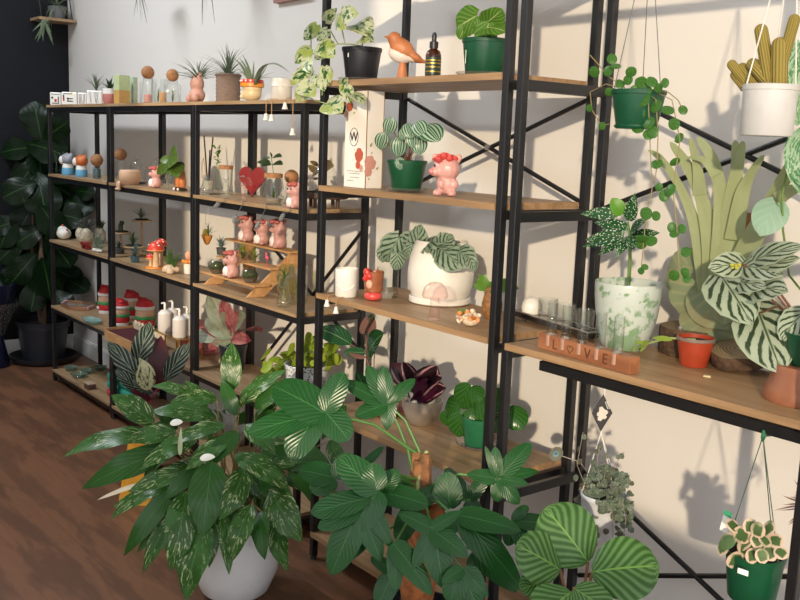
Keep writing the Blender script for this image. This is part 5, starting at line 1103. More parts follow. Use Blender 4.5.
# stepped wooden riser
t = T('stepped_riser', 'stepped light wood riser with three ledges on the third board', 'riser', (2.25, .13, z))
for (y_, z_, x0, x1) in ((.056, .985, 2.034, 2.53), (.135, 1.055, 2.034, 2.53), (.215, 1.128, 1.965, 2.55)):
    MB().box(x0, x1, y_-.04, y_+.04, z_-.009, z_).build('ledge', LIGHTW, t, smooth=False, bev=.001)
for x in (2.09, 2.49):
    MB().prism([(.0, .0), (.09, 0), (.29, .188), (.225, .188)], (x, 0, z), (0, 1, 0), (0, 0, 1), (.012, 0, 0)).build('side_panel', LIGHTW, t, smooth=False)
    MB().box(x+.0125, x+.0245, .20, .255, z, 1.118).build('rear_leg', LIGHTW, t, smooth=False)
figcopy(247, .20, 1.1285, 1.25, 'pink animal figurine with rose hat, leftmost of three on the top ledge')
figcopy(262, .20, 1.1285, 1.2, 'pink animal figurine with rose hat, middle of three on the top ledge', .3)
figcopy(279, .20, 1.1285, 1.4, 'pink animal figurine with rose hat, rightmost of three on the top ledge', -.2)
figcopy(232, .045, .9855, 1.3, 'pink animal figurine with rose hat, on the lowest ledge between two glass globes')
def globe(px, Y, z_, label, r=8.5):
    c = at(px, Y, z_); s = mpp(c); t = T('globe_terrarium', label, 'terrarium', c, 'round moss terrariums on the riser')
    MB().lathe(c, [(0, 0), (5*s, 0)]+[(r*s*cos(a), r*s*.85+r*s*sin(a)*.85) for a in [-.9+i*.22 for i in range(9)]]+[(4*s, r*s*1.68)], 26).build('glass_body', CLEAR, t)
    MB().lathe(c, [(0, .002), (5*s, .002), (r*.86*s, r*.5*s), (0, r*.55*s)], 22).build('pebble_layer', mat('dark_pebbles', '6d5f52', .8, var=.5, vs=250) if 'dark_pebbles' not in bpy.data.materials else bpy.data.materials['dark_pebbles'], t)
    MB().lathe(c, [(r*.84*s, r*.52*s), (r*.9*s, r*.85*s), (r*.6*s, r*1.3*s), (0, r*1.45*s)], 22).build('moss', mat('olive_moss', '3d4420', .95, var=.5, vs=160, bump=.7) if 'olive_moss' not in bpy.data.materials else bpy.data.materials['olive_moss'], t)
globe(216.5, .05, .9855, 'round glass moss terrarium at the left of the lowest ledge'); globe(250, .05, .9855, 'round glass moss terrarium at the right of the lowest ledge', 9)
c = at(221, .13, 1.0555); s = mpp(c); t = T('blue_succulent', 'spiky blue grey plant in a small dark pot on the middle ledge', 'potted plant', c); pot(t, c, 5*s, 4*s, 7*s, mat('charcoal_pot', '4a4c4a', .6)); air(t, c+V((0, 0, 6*s)), 26, 15*s, .15, .8, 'foliage', leafmat('blue_spike', '6d827c', '8a9c92', 'plain'))
for px, lb_ in ((243, 'left'), (254, 'right')):
    c = at(px, .135, 1.0555); s = mpp(c); t = T('bushy_jar', '%s one of two glass jars of yellow green sprigs on the middle ledge' % lb_, 'jar', c, 'jars of sprigs on the middle ledge'); jar(t, c, 4.5*s, 9*s); air(t, c+V((0, 0, .005)), 26, 17*s, .16, .8, 'foliage', leafmat('yellow_green_sprig', '7f8a3f', 'a5a055', 'plain') if 'yellow_green_sprig' not in bpy.data.materials else bpy.data.materials['yellow_green_sprig'])
c = at(267, .12, 1.0555); s = mpp(c); t = T('flamingo_ornament', 'tiny pink flamingo ornament on a wire leg', 'ornament', c)
FP = mat('flamingo_pink', 'd5566f', .5); blob('body', [(c+V((0, 0, 8.5*s)), (3*s, 2*s, 2*s)), (c+V((-2*s, 0, 11*s)), (.9*s, .9*s, 2.2*s)), (c+V((-2*s, 0, 13.5*s)), (1.5*s, 1*s, 1*s)), (c+V((-1.8*s, 0, 12*s)), (.9*s, .9*s, 1.5*s))], FP, t, .002); MB().tube([c, c+V((0, 0, 8*s))], .0012, 5).build('wire_leg', FP, t); cyl(t, c, 2*s, .5*s, FP, 'foot_disc')
# glass double vase and tall jar on the board
c = at(284, .03, z); s = mpp(c); t = T('double_vase', 'clear glass hourglass vase holding a spiky air plant', 'vase', c)
YG = glass('olive_glass', 'f5f6e6', 1.4, .02, .03, 'b9b870')
MB().lathe(c, [(0, 0), (7*s, 0), (8*s, 3*s), (6*s, 14*s), (3.5*s, 20*s), (5*s, 25*s), (9*s, 31*s), (9.4*s, 33*s), (9*s, 33*s), (4.6*s, 26*s), (3*s, 20*s), (5.6*s, 13*s), (7.2*s, 3*s), (0, 2*s)], 28).build('glass_body', CLEAR, t); air(t, c+V((0, 0, 28*s)), 14, 14*s, .14, .9, m_=GRN)
c = at(287, .13, z); s = mpp(c); o = MB().lathe(c, [(0, 0), (7*s, 0), (10*s, 10*s), (11*s, 22*s), (8*s, 33*s), (6*s, 36*s), (5.6*s, 35*s), (10.4*s, 22*s), (6.6*s, 2*s), (0, 2*s)], 26).build('olive_vase', YG, origin=c); tag(o, 'olive tinted glass vase behind the hourglass vase', 'vase')
c = at(297, .12, z); s = mpp(c); t = T('tall_glass_jar', 'tall clear glass cylinder with trailing air plant behind the corner post', 'jar', c); jar(t, c, 10*s, 38*s); air(t, c+V((0, 0, .02)), 18, 36*s, .05, .5, m_=leafmat('olive_thread', '7d8048', '9c9a5c', 'plain'))

# ------------------------------------------------------------------ fourth boards
z = ZS[3]
c = at(72, .07, z); s = mpp(c); t = T('hexagon_tray', 'large six sided glass tray with a pink and gold rim', 'tray', c)
pts = [(-26, -3), (-10, -17), (15, -16), (27, 2), (17, 17), (-12, 15)]; hx = [c+V((x*s*.92, y*s*.92*.75+.03, 0)) for x, y in pts]
RG = mat('rose_gold', 'b98a6d', .35, .7); PKR = mat('pink_enamel', 'd3a3a0', .4)
for i in range(6):
    a, b = hx[i]+V((0, 0, .012)), hx[(i+1) % 6]+V((0, 0, .012)); MB().bar(a, b, .014, .022).build('rim_side', PKR if i in (0, 3) else RG, t, smooth=False, bev=.002)
MB().prism([((p-c).x*.97, (p-c).y*.97) for p in hx], c+V((0, 0, .001)), (1, 0, 0), (0, 1, 0), (0, 0, .006)).build('glass_base', glass('tray_glass', 'c9d4cf', 1.5, .05, .35, '9aa39c'), t, smooth=False)
for i in range(5): x, y = R(-12, 12)*s, R(-7, 9)*s*.7; MB().bar(c+V((x-8*s, y+.03, .0075)), c+V((x+8*s, y+.03+R(-.03, .03), .0075)), .004, .001).build('gold_line', GOLD, t, smooth=False)
c = at(92, .0, z); s = mpp(c); t = T('glass_plate', 'pale aqua oval glass plate at the front of the fourth board', 'plate', c)
MB().lathe(c, [(0, .001), (13*s, .001), (16*s, 2.2*s), (16.4*s, 3.4*s), (15.6*s, 3.4*s), (13*s, 1.4*s), (0, 1*s)], 30, sy=.5).build('plate', glass('aqua_glass', 'cfe4df', 1.2, .05, .35, 'a9c9c4'), t)
def boot(px, Y, k, label):
    c = at(px, Y, z); s = mpp(c)*k; t = T('holiday_planter', label, 'planter', c, 'red white and green holiday planters')
    cols = globals().setdefault('HOL', {n_: mat('holiday_'+n_, h_, .45) for n_, h_ in (('white', 'e4dedb'), ('red', 'c5242c'), ('green', '3d9a55'), ('peach', 'd9ab8c'))})
    for n_, z0, z1, r0, r1, nm in (('white', 0, 3, 7, 7, 'white_base'), ('red', 3, 8, 7.2, 7.4, 'red_trousers'), ('green', 8, 10.5, 7.7, 7.7, 'green_belt'), ('peach', 10.5, 15.5, 7.3, 6.8, 'peach_band'), ('white', 15.5, 18, 7.6, 7.6, 'white_fur'), ('red', 18, 22, 6.8, 5.6, 'red_top')):
        MB().lathe(c, [(0, z0*s), (r0*.97*s, z0*s), (r0*s, (z0+.4)*s), (r1*s, (z1-.4)*s), (r1*.96*s, z1*s), (0, z1*s)], 22).build(nm, cols[n_], t)
    blob('hat_folds', [(c+V((-2*s, 0, 22*s)), (4.5*s, 4.5*s, 2.2*s)), (c+V((3*s, -1*s, 21.5*s)), (3.4*s, 3.6*s, 2.6*s)), (c+V((-4*s, -2*s, 23*s)), (2.2*s, 2.2*s, 1.8*s))], cols['red'], t, .005)
    MB().ell(c+V((-1*s, -7.5*s, 5*s)), (2.2*s, 1*s, 1.5*s), n=10, m=6).build('white_buckle', cols['white'], t)
boot(107, .19, 1.15, 'red white and green banded holiday planter standing left of the first post'); boot(121.5, .12, 1.1, 'red white and green banded holiday planter just right of the first post'); boot(132, .26, 1.15, 'red white and green banded holiday planter, rearmost of the group'); boot(145, .19, 1.3, 'largest red white and green holiday planter, right end of the group')
# crate and bottles
X0, X1 = at(113, -.06, z).x, at(144, -.06, z).x; zc = z+.0004; t = T('wooden_crate', 'open light wood crate lined in maroon jutting over the board edge', 'crate', ((X0+X1)/2, .0, zc))
MAR = mat('maroon_velvet', '4d141b', .9, var=.3)
MB().box(X0, X1, -.10, .06, zc, zc+.008).build('base', LIGHTW, t, smooth=False)
MB().box(X0, X1-.05, -.108, -.1, zc, zc+.05).build('front_panel', LIGHTW, t, smooth=False)
MB().box(X0, X0+.008, -.1, .06, zc+.008, zc+.06).build('side_panel', LIGHTW, t, smooth=False)
sc_ = MB()
for i in range(9): sc_.tube([V((X0+(X1-X0)*i/9, .06, zc+.07)), V((X0+(X1-X0)*(i+.5)/9, .06, zc+.085)), V((X0+(X1-X0)*(i+1)/9, .06, zc+.07))], .008, 8)
sc_.box(X0, X1, .055, .065, zc+.008, zc+.075); sc_.build('scalloped_back', mat('pale_fabric', 'd8c4a6', .8), t)
MB().box(X0+.012, X1, -.095, .052, zc+.0085, zc+.05).build('lining', MAR, t, smooth=False, bev=.008)
x0, x1 = at(165, .06, z).x, at(190, .06, z).x; zr = z+.115; t = T('gold_rack', 'low gold wire rack carrying white bottles', 'rack', ((x0+x1)/2, .06, z))
for y_ in (-.005, .125):
    MB().bar((x0, y_, zr-.004), (x1, y_, zr-.004), .006).build('long_rail', GOLD, t, smooth=False)
    for x in (x0, (x0+x1)/2, x1): MB().bar((x, y_, z), (x, y_, zr-.008), .006).build('leg', GOLD, t, smooth=False)
for x in (x0, (x0+x1)/2, x1): MB().bar((x, -.005, zr-.004), (x, .125, zr-.004), .006).build('cross_rail', GOLD, t, smooth=False)
MB().box(x0, x1, -.005, .125, zr-.0008, zr).build('glass_top', CLEAR, t, smooth=False)
FW = mat('frosted_white_bottle', 'cfc9c4', .35, var=.03)
for i, (px, Y, lb_) in enumerate(((165, .03, 'first'), (172.5, .085, 'second'), (179.5, .03, 'third'), (187, .085, 'fourth'))):
    c = at(px, Y, zr+.0006); s = mpp(c); t = T('pump_bottle', 'frosted white pump bottle, %s from the left on the gold rack' % lb_, 'bottle', c, 'white pump bottles on the gold rack')
    MB().lathe(c, [(0, 0), (6.4*s, 0), (6.9*s, s), (6.9*s, 18*s), (4*s, 21*s), (1.6*s, 21.5*s), (0, 21.5*s)], 22).build('bottle_body', FW, t)
    cyl(t, c+V((0, 0, 21.5*s)), 1.2*s, 6*s, WHITE, 'pump_neck'); MB().tube([c+V((0, 0, 27*s)), c+V((-1*s, 0, 28*s)), c+V((-6*s, -.005, 27*s))], [1*s, 1*s, .7*s], 8).build('spout', WHITE, t)
# right rack fourth board
c = at(200, .2, z); s = mpp(c); t = T('pink_cabinet', 'small coral pink box with a gold grid front', 'box', c)
MB().box(c.x-22*s, c.x+16*s, c.y-.05, c.y+.06, z, z+28*s).build('box_body', mat('coral_pink_paint', 'cd6f78', .5), t, smooth=False)
for zz in (.5, 13): MB().box(c.x-22*s, c.x+16*s, c.y-.056, c.y-.051, z+zz*s, z+(zz+1.4)*s).build('gold_bar', GOLD, t, smooth=False)
for xx in (-22, -6, 0, 15): MB().box(c.x+xx*s, c.x+(xx+1.2)*s, c.y-.057, c.y-.052, z, z+14*s).build('gold_bar', GOLD, t, smooth=False)
for r_ in (10, 13): MB().tube([c+V((cos(pi*i/12)*r_*s-6*s, -.04, 28*s+sin(pi*i/12)*r_*.7*s)) for i in range(13)], .003, 6).build('handle', mat('rose_handle', 'c98f90', .5) if r_ == 10 else bpy.data.materials['rose_handle'], t)
c = onz(229, 371, z)+V((0, .02, 0)); s = mpp(c); t = T('rubber_plant', 'variegated pink and grey green rubber plant in a black nursery pot', 'potted plant', c)
p = pot(t, c, 14*s, 10.5*s, 27*s, BLACKP); MB().obox(ony(220, 361, c.y-11.5*s)+V((0, -.004, 0)), V((.008, -.003, 0)), V((0, 0, .007)), V((.0004, -.001, 0))).build('price_sticker', PAPER, p, label='white price sticker')
RUB = leafmat('rubber_grey_leaf', '74806a', '98a08a', 'noise', amt=.5, sharp=.2, sc=(2, 2), rough=.35, rib='a98f86', c3='8a7a74'); m = MB(); Y = c.y-.02
for a, w in (((228, 328, 210, 291), .6), ((232, 338, 206, 318), .55), ((222, 338, 195, 334), .5), ((231, 342, 212, 342), .5), ((236, 326, 246, 316), .5), ((232, 330, 222, 312), .6)): lf(m, *a, Y, Y-.05, w, .4, .3, shape=(.6, .7), curl=.15)
m.build('foliage', RUB, t); m = MB()
for a, w in (((232, 338, 251, 341), .45), ((231, 330, 222, 300), .45), ((234, 330, 240, 312), .55), ((236, 334, 262, 332), .3), ((233, 332, 228, 305), .4), ((222, 340, 198, 337), .45)): lf(m, *a, Y-.01, Y-.03+R(-.03, .05), w, .2, .4, shape=(.6, .7))
m.build('pink_foliage', leafmat('rubber_pink_leaf', '9a4a52', 'b98a84', 'noise', amt=.45, sharp=.2, sc=(2, 2), rough=.35, c3='6f2f3c'), t, label='pinkish red young leaves')
MB().tube([c+V((0, 0, 22*s)), ony(231, 338, Y), ony(230, 320, Y)], [.005, .004, .003]).build('stem', STEMR, t)
c = onz(306, 404, z); s = mpp(c); t = T('lime_jade_plant', 'lime green round leaved plant in a white mosaic pot', 'potted plant', c)
tm = NT('mosaic_white'); vo = tm.n('ShaderNodeTexVoronoi'); vo.inputs['Scale'].default_value = 120.; tm.l(tm.obj(), vo.inputs['Vector'])
cr = tm.n('ShaderNodeValToRGB'); cr.color_ramp.interpolation = 'CONSTANT'; sp = tm.n('ShaderNodeSeparateColor'); tm.l(vo.outputs['Color'], sp.inputs[0]); tm.l(sp.outputs[0], cr.inputs[0])
els = cr.color_ramp.elements; els[0].color = lin('3b3a44'); els[1].position = .22; els[1].color = lin('8a6a4a')
for p_, h_ in ((.34, '4f6a5a'), (.48, '93a3b0'), (.62, 'dadde2')): e_ = els.new(p_); e_.color = lin(h_)
fm = tm.math('SUBTRACT', 1., tm.step(vo.outputs['Distance'], .40, .5)); MOS = tm.done(tm.bsdf(tm.mix(fm, lin('d5d9de'), cr.outputs[0]), .35).outputs[0])
pot(t, c, 22*s, 17*s, 42*s, MOS)
JL = leafmat('lime_round_leaf', '8fa82e', 'b9c95c', 'plain', n=2, amt=.4, rough=.4, trans=.35, c3='a9bb45'); m = MB(); Y = c.y-.04
for i in range(60):
    k = R(0, 1); x, y = (306+R(-24, 24), 366-R(0, 10)-18*(1-abs(R(-1, 1)))*.6) if k < .5 else ((266+R(0, 30), 366+R(-12, 8)) if k < .75 else (R(300, 340), R(338, 372)))
    rl(m, x, y, R(2.6, 4.6), Y+R(-.04, .06), R(-1, 1), R(-.5, 1), .95, .3, .6, seg=6)
for x, y in ((309, 340), (314, 345), (306, 348), (291, 350), (288, 353), (270, 365), (276, 360), (284, 363), (267, 369), (281, 370), (327, 354), (331, 350), (336, 358)): rl(m, x, y, 4.6, Y, R(-1, 1), R(-.5, 1), .95, .3, .5, seg=6)
m.build('foliage', JL, t); st = MB()
for x, y in ((309, 340), (288, 352), (268, 367), (330, 352), (338, 366)): st.tube([c+V((R(-.03, .03), 0, 38*s)), ony((x+306)/2, (y+362)/2-4, Y), ony(x, y, Y)], .002, 6)
st.build('stem', STEMR, t)

# ------------------------------------------------------------------ bottom boards
z = ZS[4]
for i, (px, Y, r_, lb_) in enumerate(((71, .07, 7, 'shallow clear glass dish, left one on the bottom board'), (79, .05, 8, 'shallow clear glass dish, middle one on the bottom board'), (87, .13, 7, 'shallow clear glass dish at the back of the bottom board'), (100, .23, 7, 'shallow green glass dish at the back beside the pouches'))):
    c = at(px, Y, z); s = mpp(c); o = MB().lathe(c, [(0, 0), (r_*.6*s, 0), (r_*s, 4*s), (r_*.95*s, 4*s), (r_*.55*s, s), (0, s)], 22).build('glass_dish', glass('greenish_glass', 'c9dbd2', 1.5, .03, .22, '8aa399') if 'greenish_glass' not in bpy.data.materials else bpy.data.materials['greenish_glass'], origin=c); tag(o, lb_, 'dish', 'glass dishes on the bottom board')
c = at(77, -.02, z); s = mpp(c); o = MB().lathe(c, [(0, 0), (2.5*s, 0), (1*s, 3*s), (3.5*s, 8*s), (3*s, 8*s), (0, 4*s)], 18).build('glass_goblet', LQ, origin=c); tag(o, 'small bright glass goblet at the front of the bottom board', 'goblet')
c = at(90, .01, z); s = mpp(c); t = T('trinket_box', 'small brown trinket box with a pale lid stripe', 'box', c); MB().box(c.x-6*s, c.x+6*s, c.y-4*s, c.y+4*s, z, z+5*s).build('box_body', mat('brown_trinket', '5d4338', .6), t, smooth=False, bev=.003); MB().box(c.x-6.2*s, c.x+6.2*s, c.y-4.2*s, c.y+4.2*s, z+5.01*s, z+6.4*s).build('lid', mat('pale_trinket', 'b59c84', .5), t, smooth=False, bev=.002)
TEAL = mat('teal_mesh_fabric', '2f9a86', .6, var=.25, vs=40); tz = z
for k, (h_, nm, lb_, cm) in enumerate(((.045, 'red_pouch', 'flat coral red pouch under the teal bags', mat('coral_fabric', 'b8403a', .6, var=.2)), (.05, 'teal_bag', 'lower teal gift bag in the stack', TEAL), (.05, 'teal_bag', 'upper teal gift bag in the stack', TEAL))):
    x0, x1 = at(97+k*.5, -.0, z).x, at(126, -.0, z).x; c = V(((x0+x1)/2, .105, tz+.0005))
    m = MB().lathe(c, [(0, 0), (.9, 0), (1., h_*.3), (1., h_*.6), (.85, h_*.95), (0, h_)], 28)
    for v in m.v:
        d_ = v-c; a = math.atan2(d_.y, d_.x); q_ = max(abs(cos(a)), abs(sin(a)))**.7; v.x = c.x+d_.x/q_*(x1-x0)/2*.96; v.y = c.y+d_.y/q_*.075
    tag(m.build(nm, cm, origin=c), lb_, 'bag'); tz += h_+.001
# ------------------------------------------------------------------ floor plants
FWD = _f
def dp(px, py, D):
    d = ray(px, py); return CAM+d*(D/d.dot(FWD))
def depth(p): return (V(p)-CAM).dot(FWD)
def ld(mm, a, b, D0, D1, w, up=.5, j=.2, **k):
    p, q_ = dp(*a, D0), dp(*b, D1)
    return mm.leaf(p, q_, w, ncam((p+q_)/2, up, j), **k)
# variegated peace lily
base = V((3.224, -.441, 0)); D0 = depth(base+V((0, 0, .35))); s = D0/F
t = T('peace_lily', 'huge variegated peace lily spilling over a white floor pot', 'potted plant', base)
c = base; MB().lathe(c, [(0, 0), (29*s, 0), (34*s, 4*s), (43*s, 25*s), (46*s, 48*s), (45*s, 66*s), (42*s, 74*s), (39*s, 74*s), (41*s, 64*s), (0, 64*s)], 48, wob=lambda a, z_: 1+.004*sin(z_*260)).build('pot', WHITEP, t)
MB().lathe(c, [(0, 70*s), (37*s, 67*s), (37.5*s, 66*s)], 32).build('soil', SOIL, t)
LIL = leafmat('lily_leaf', '2f5a1e', 'afbc8c', 'noise', amt=.40, sharp=.06, k=.55, sc=(11, 2.0), rough=.3, rib='4c7a3c', ribw=.04, trans=.15, c3='3f6e33')
LID = leafmat('lily_leaf_plain', '2b5820', '47733a', 'plain', n=7, k=.5, amt=.35, rough=.3, rib='3f6e33', ribw=.04, trans=.15)
m, md = MB(), MB(); crown = (232, 505)
lv = [  # base, tip, width share, nearer (+) at base and tip
 ((153, 423), (111, 395), .52, .10, .12), ((176, 432), (126, 440), .42, .12, .14), ((160, 437), (63, 457), .25, .08, .12), ((172, 448), (82, 489), .30, .12, .18),
 ((195, 397), (151, 386), .42, -.05, -.02), ((217, 399), (170, 402), .42, -.02, .02), ((232, 390), (232, 342), .44, -.06, -.10), ((240, 404), (287, 370), .36, -.06, -.08),
 ((255, 408), (296, 384), .40, -.04, -.06), ((266, 418), (272, 372), .40, -.1, -.12), ((186, 470), (128, 492), .32, .18, .24), ((186, 478), (110, 520), .27, .16, .24), ((180, 488), (112, 508), .22, .18, .22),
 ((175, 486), (124, 556), .25, .2, .26), ((172, 500), (137, 553), .24, .2, .24), ((180, 505), (143, 573), .27, .22, .28), ((186, 492), (171, 571), .42, .24, .32), ((206, 522), (186, 601), .46, .26, .34), ((212, 462), (203, 537), .52, .26, .34),
 ((244, 470), (219, 520), .50, .26, .34), ((252, 505), (232, 562), .42, .28, .34), ((222, 512), (229, 575), .26, .28, .33), ((215, 520), (209, 568), .3, .26, .3), ((262, 512), (265, 560), .42, .26, .32), ((272, 490), (302, 542), .56, .2, .28), ((277, 520), (288, 572), .42, .2, .26), ((222, 490), (197, 536), .3, .27, .33),
 ((258, 470), (300, 462), .36, .1, .12), ((262, 452), (330, 470), .34, .06, .08), ((250, 440), (318, 436), .34, .02, .02), ((282, 480), (335, 500), .34, .06, .08), ((236, 455), (290, 492), .4, .2, .24), ((228, 440), (186, 470), .42, .2, .26), ((238, 432), (205, 470), .42, .18, .24), ((225, 425), (170, 445), .35, .12, .18),
 ((245, 425), (276, 455), .45, .12, .18), ((216, 418), (150, 412), .36, .02, .06), ((196, 440), (140, 470), .36, .14, .2), ((236, 415), (222, 380), .4, 0, -.04), ((205, 412), (185, 380), .4, -.04, -.06), ((260, 430), (312, 412), .35, .0, .0), ((330, 440), (345, 478), .4, -.05, 0), ((345, 405), (322, 440), .4, -.1, -.04)]
for i, (a, b, w, d0, d1) in enumerate(lv):
    ld(md if i % 5 == 3 else m, a, b, D0-d0, D0-d1, w, .5, .5, shape=(.62, .95), arch=R(.16, .3), fold=.25, curl=.15, ripple=.14, rk=14, seg=11)
for i in range(52):
    a = R(0, 2*pi); rr = math.sqrt(R(.1, 1)); x, y = 232+cos(a)*rr*70, 450+sin(a)*rr*45
    dx, dy = cos(a)*R(25, 45), sin(a)*22+R(0, 28); d = R(-.16, .12)-sin(a)*-.1
    ld(m if i % 3 else md, (x, y), (x+dx, y+dy), D0-d, D0-d-.05, R(.32, .46), .7, .6, shape=(.62, .95), arch=R(.15, .32), fold=.22, ripple=.1, rk=14, seg=9)
m.build('foliage', LIL, t); md.build('plain_foliage', LID, t, label='darker leaves with few flecks')
st = MB()
for i, (a, b, w, d0, d1) in enumerate(lv):
    e_ = dp(a[0], a[1], D0-d0); b0 = c+V((R(-.05, .05), R(-.05, .05), 70*s)); mid = (b0+e_)/2+V((0, 0, .06)); st.tube([b0, mid, e_], [.004, .0032, .0022], 6)
for i in range(14): b0 = c+V((R(-.06, .06), R(-.06, .06), 70*s)); st.tube([b0, b0+V((R(-.12, .12), R(-.12, .12), R(.12, .26)))], [.004, .002], 6)
st.build('stem', mat('lily_petiole', '9a8a5c', .5, var=.3), t)
SPA = mat('white_spathe', 'e6e3d6', .5)
for (x, y, bx, by, d) in ((200, 458, 215, 457, .3), (170, 423, 183, 422, .12), (182, 347+75, 174, 421, .0), (178, 505, 184, 512, .26)):
    f_ = MB(); ld(f_, (x, y), (bx, by), D0-d, D0-d-.01, .55, .8, .1, curl=.5, fold=.4, shape=(.5, .7)); f_.build('flower_spathe', SPA, t)
f_ = MB(); ld(f_, (180, 455), (181, 427), D0-.27, D0-.28, .16, .1, .1, shape=(.4, .8)); f_.build('flower_spathe', mat('green_white_spathe', 'b9c29a', .5), t)
f_ = MB(); ld(f_, (142, 483), (97, 500), D0-.22, D0-.25, .10, .3, .1); f_.build('dry_leaf', mat('dry_leaf_cream', 'd8ccb0', .6), t)
# yellow floor sign behind it
c = onz(139, 500, 0); t = T('floor_sign', 'yellow folding floor sign behind the peace lily', 'sign', c)
YS = mat('yellow_plastic', 'f0a81e', .45); a_ = V((_r.x, _r.y, 0)).normalized(); n_ = V((-a_.y, a_.x, 0))
for sgn in (-1, 1):
    o_ = c+n_*sgn*.06; tp_ = c+V((0, 0, .27)); up_ = (tp_-o_)
    MB().prism([(-.075, 0), (.075, 0), (.045, 1), (-.045, 1)], o_+n_*sgn*.004, a_, up_, n_*-sgn*.008).build('panel', YS, t, smooth=False)
MB().bar(c+a_*-.03+V((0, 0, .276)), c+a_*.03+V((0, 0, .276)), .02).build('handle', YS, t, smooth=False, bev=.004)
# pinstripe calathea
c = at(146, -.2, .1); c.z = 0; D1 = depth(c+V((0, 0, .3))); s = D1/F
t = T('pinstripe_calathea', 'dark pinstriped calathea in a maroon pot in front of the shelf rack', 'potted plant', c)
pot(t, c, 19*s, 15*s, 34*s, mat('maroon_pot', '5d1a24', .35))
PIN = leafmat('pinstripe_leaf', '1a2a20', '84927f', 'stripes', n=5, k=.55, amt=.2, sharp=.1, rough=.28, sc=(3, 2), rib='7f8f7c', ribw=.05)
m = MB()
for a, b, w, d0, d1 in (((137, 364), (150, 322), .48, .02, .0), ((140, 380), (108, 342), .40, .04, .06), ((165, 380), (189, 343), .42, .0, -.02), ((137, 390), (115, 370), .45, .06, .1), ((150, 392), (132, 380), .5, .06, .1)):
    ld(m, a, b, D1-d0, D1-d1, w, .2, .15, shape=(.6, .75), curl=.15, arch=.12, seg=11)
m.build('foliage', PIN, t)
m = MB(); ld(m, (148, 390), (143, 360), D1-.08, D1-.1, .62, .2, .1, shape=(.6, .75)); ld(m, (144, 366), (139, 358), D1-.06, D1-.07, .6, .2, .1); m.build('pale_leaf', leafmat('pinstripe_pale_leaf', '2f3a2a', 'd6d5a8', 'noise', amt=.56, sharp=.08, sc=(5, 3)), t, label='pale cream splashed leaves')
m = MB(); ld(m, (156, 392), (161, 336), D1+.03, D1+.05, .42, .1, .1, shape=(.6, .8)); ld(m, (150, 400), (128, 388), D1-.04, D1-.08, .4, .3, .1); m.build('maroon_leaf', leafmat('maroon_leaf_back', '4a1620', '5d2430', 'plain', n=6), t, label='leaves showing maroon backs')
st = MB()
for x, y in ((137, 366), (140, 380), (163, 384), (137, 390), (156, 392), (148, 390)): st.tube([c+V((R(-.03, .03), R(-.03, .03), 34*s)), dp((x+145)/2, (y+402)/2, D1-.03), dp(x, y, D1-.03)], .003, 6)
st.build('stem', mat('magenta_stem', '8a2f4a', .5), t)
# fiddle leaf fig in the corner
c = V((-.60, .10, 0)); c = onz(38, 357, 0)+V((.02, .0, 0)); c.x = max(c.x, -.60); c.y = min(c.y, .2); D2 = depth(c+V((0, 0, .8))); s = D2/F
o = MB().lathe(c, [(0, .001), (27*s, .001), (31*s, 2*s), (33*s, 7*s), (32*s, 7*s), (26*s, 2.5*s), (0, 2.5*s)], 36).build('saucer', BLACKP, origin=c); tag(o, 'wide black saucer under the fiddle leaf fig by the black wall', 'saucer')
c = c+V((0, 0, 2.6*s)); t = T('fiddle_leaf_fig', 'tall fiddle leaf fig in a black pot against the black wall', 'potted plant', c)
pot(t, c, 26*s, 20*s, 40*s, BLACKP, lip=.012)
FIG = leafmat('fig_leaf', '0b1d0a', '152d12', 'plain', n=5, k=.6, amt=.5, rough=.3, rib='35552c', ribw=.04, trans=.1, spec=.15)
m = MB()
for x, y, r, dx, dy in ((38, 122, 20, -.2, -1), (20, 150, 18, -.8, .1), (46, 150, 20, .6, .2), (30, 172, 20, -.5, .6), (60, 172, 18, .9, .3), (20, 190, 18, -.9, .4), (42, 195, 22, .2, 1), (64, 192, 17, .8, .5), (8, 232, 17, -.4, .8), (28, 215, 19, -.4, .7), (50, 222, 20, .5, .8), (66, 216, 16, .9, .2), (12, 250, 17, -.7, .6), (36, 250, 20, -.2, 1), (58, 252, 19, .6, .7), (70, 240, 14, .9, .3), (24, 268, 18, -.6, .7), (46, 278, 20, .2, 1), (66, 276, 16, .8, .5), (14, 275, 14, -.7, .5), (34, 295, 16, -.2, 1), (80, 205, 16, 1, .3), (88, 192, 12, 1, .1), (56, 130, 14, .7, -.5), (50, 300, 14, .4, .9), (6, 225, 14, -.6, .2), (76, 285, 13, .9, .5), (62, 300, 12, .7, .8), (40, 160, 16, 0, .8), (30, 236, 16, -.7, .4)):
    dd = R(-.22, .2); p_ = dp(x, y, D2-dd)
    if p_.x < -.78: dd = .0
    d_ = math.hypot(dx, dy); dx, dy = dx/d_*r*1.05, dy/d_*r*1.05
    a, b = dp(x-dx, y-dy, D2-dd), dp(x+dx, y+dy, D2-dd-.04); a.x = max(a.x, -.84); b.x = max(b.x, -.84); a.y = min(a.y, .40); b.y = min(b.y, .40)
    m.leaf(a, b, .78, ncam(a, .4, .4), shape=(.85, .5), arch=.12, curl=.2, ripple=.12, rk=10, seg=9)
for v in m.v: v.x = max(v.x, -.86); v.y = min(v.y, .415)
m.build('foliage', FIG, t); st = MB()
for x, tx, ty in ((30, 36, 125), (37, 50, 150), (42, 30, 190)): st.tube([c+V(((x-36)*s, 0, 34*s)), dp(x+2, 270, D2), dp((x+tx)/2, 210, D2), dp(tx, ty, D2)], [.012, .011, .009, .005], 8)
st.build('trunk', mat('fig_bark', '6d5644', .8, var=.3, vs=50), t)
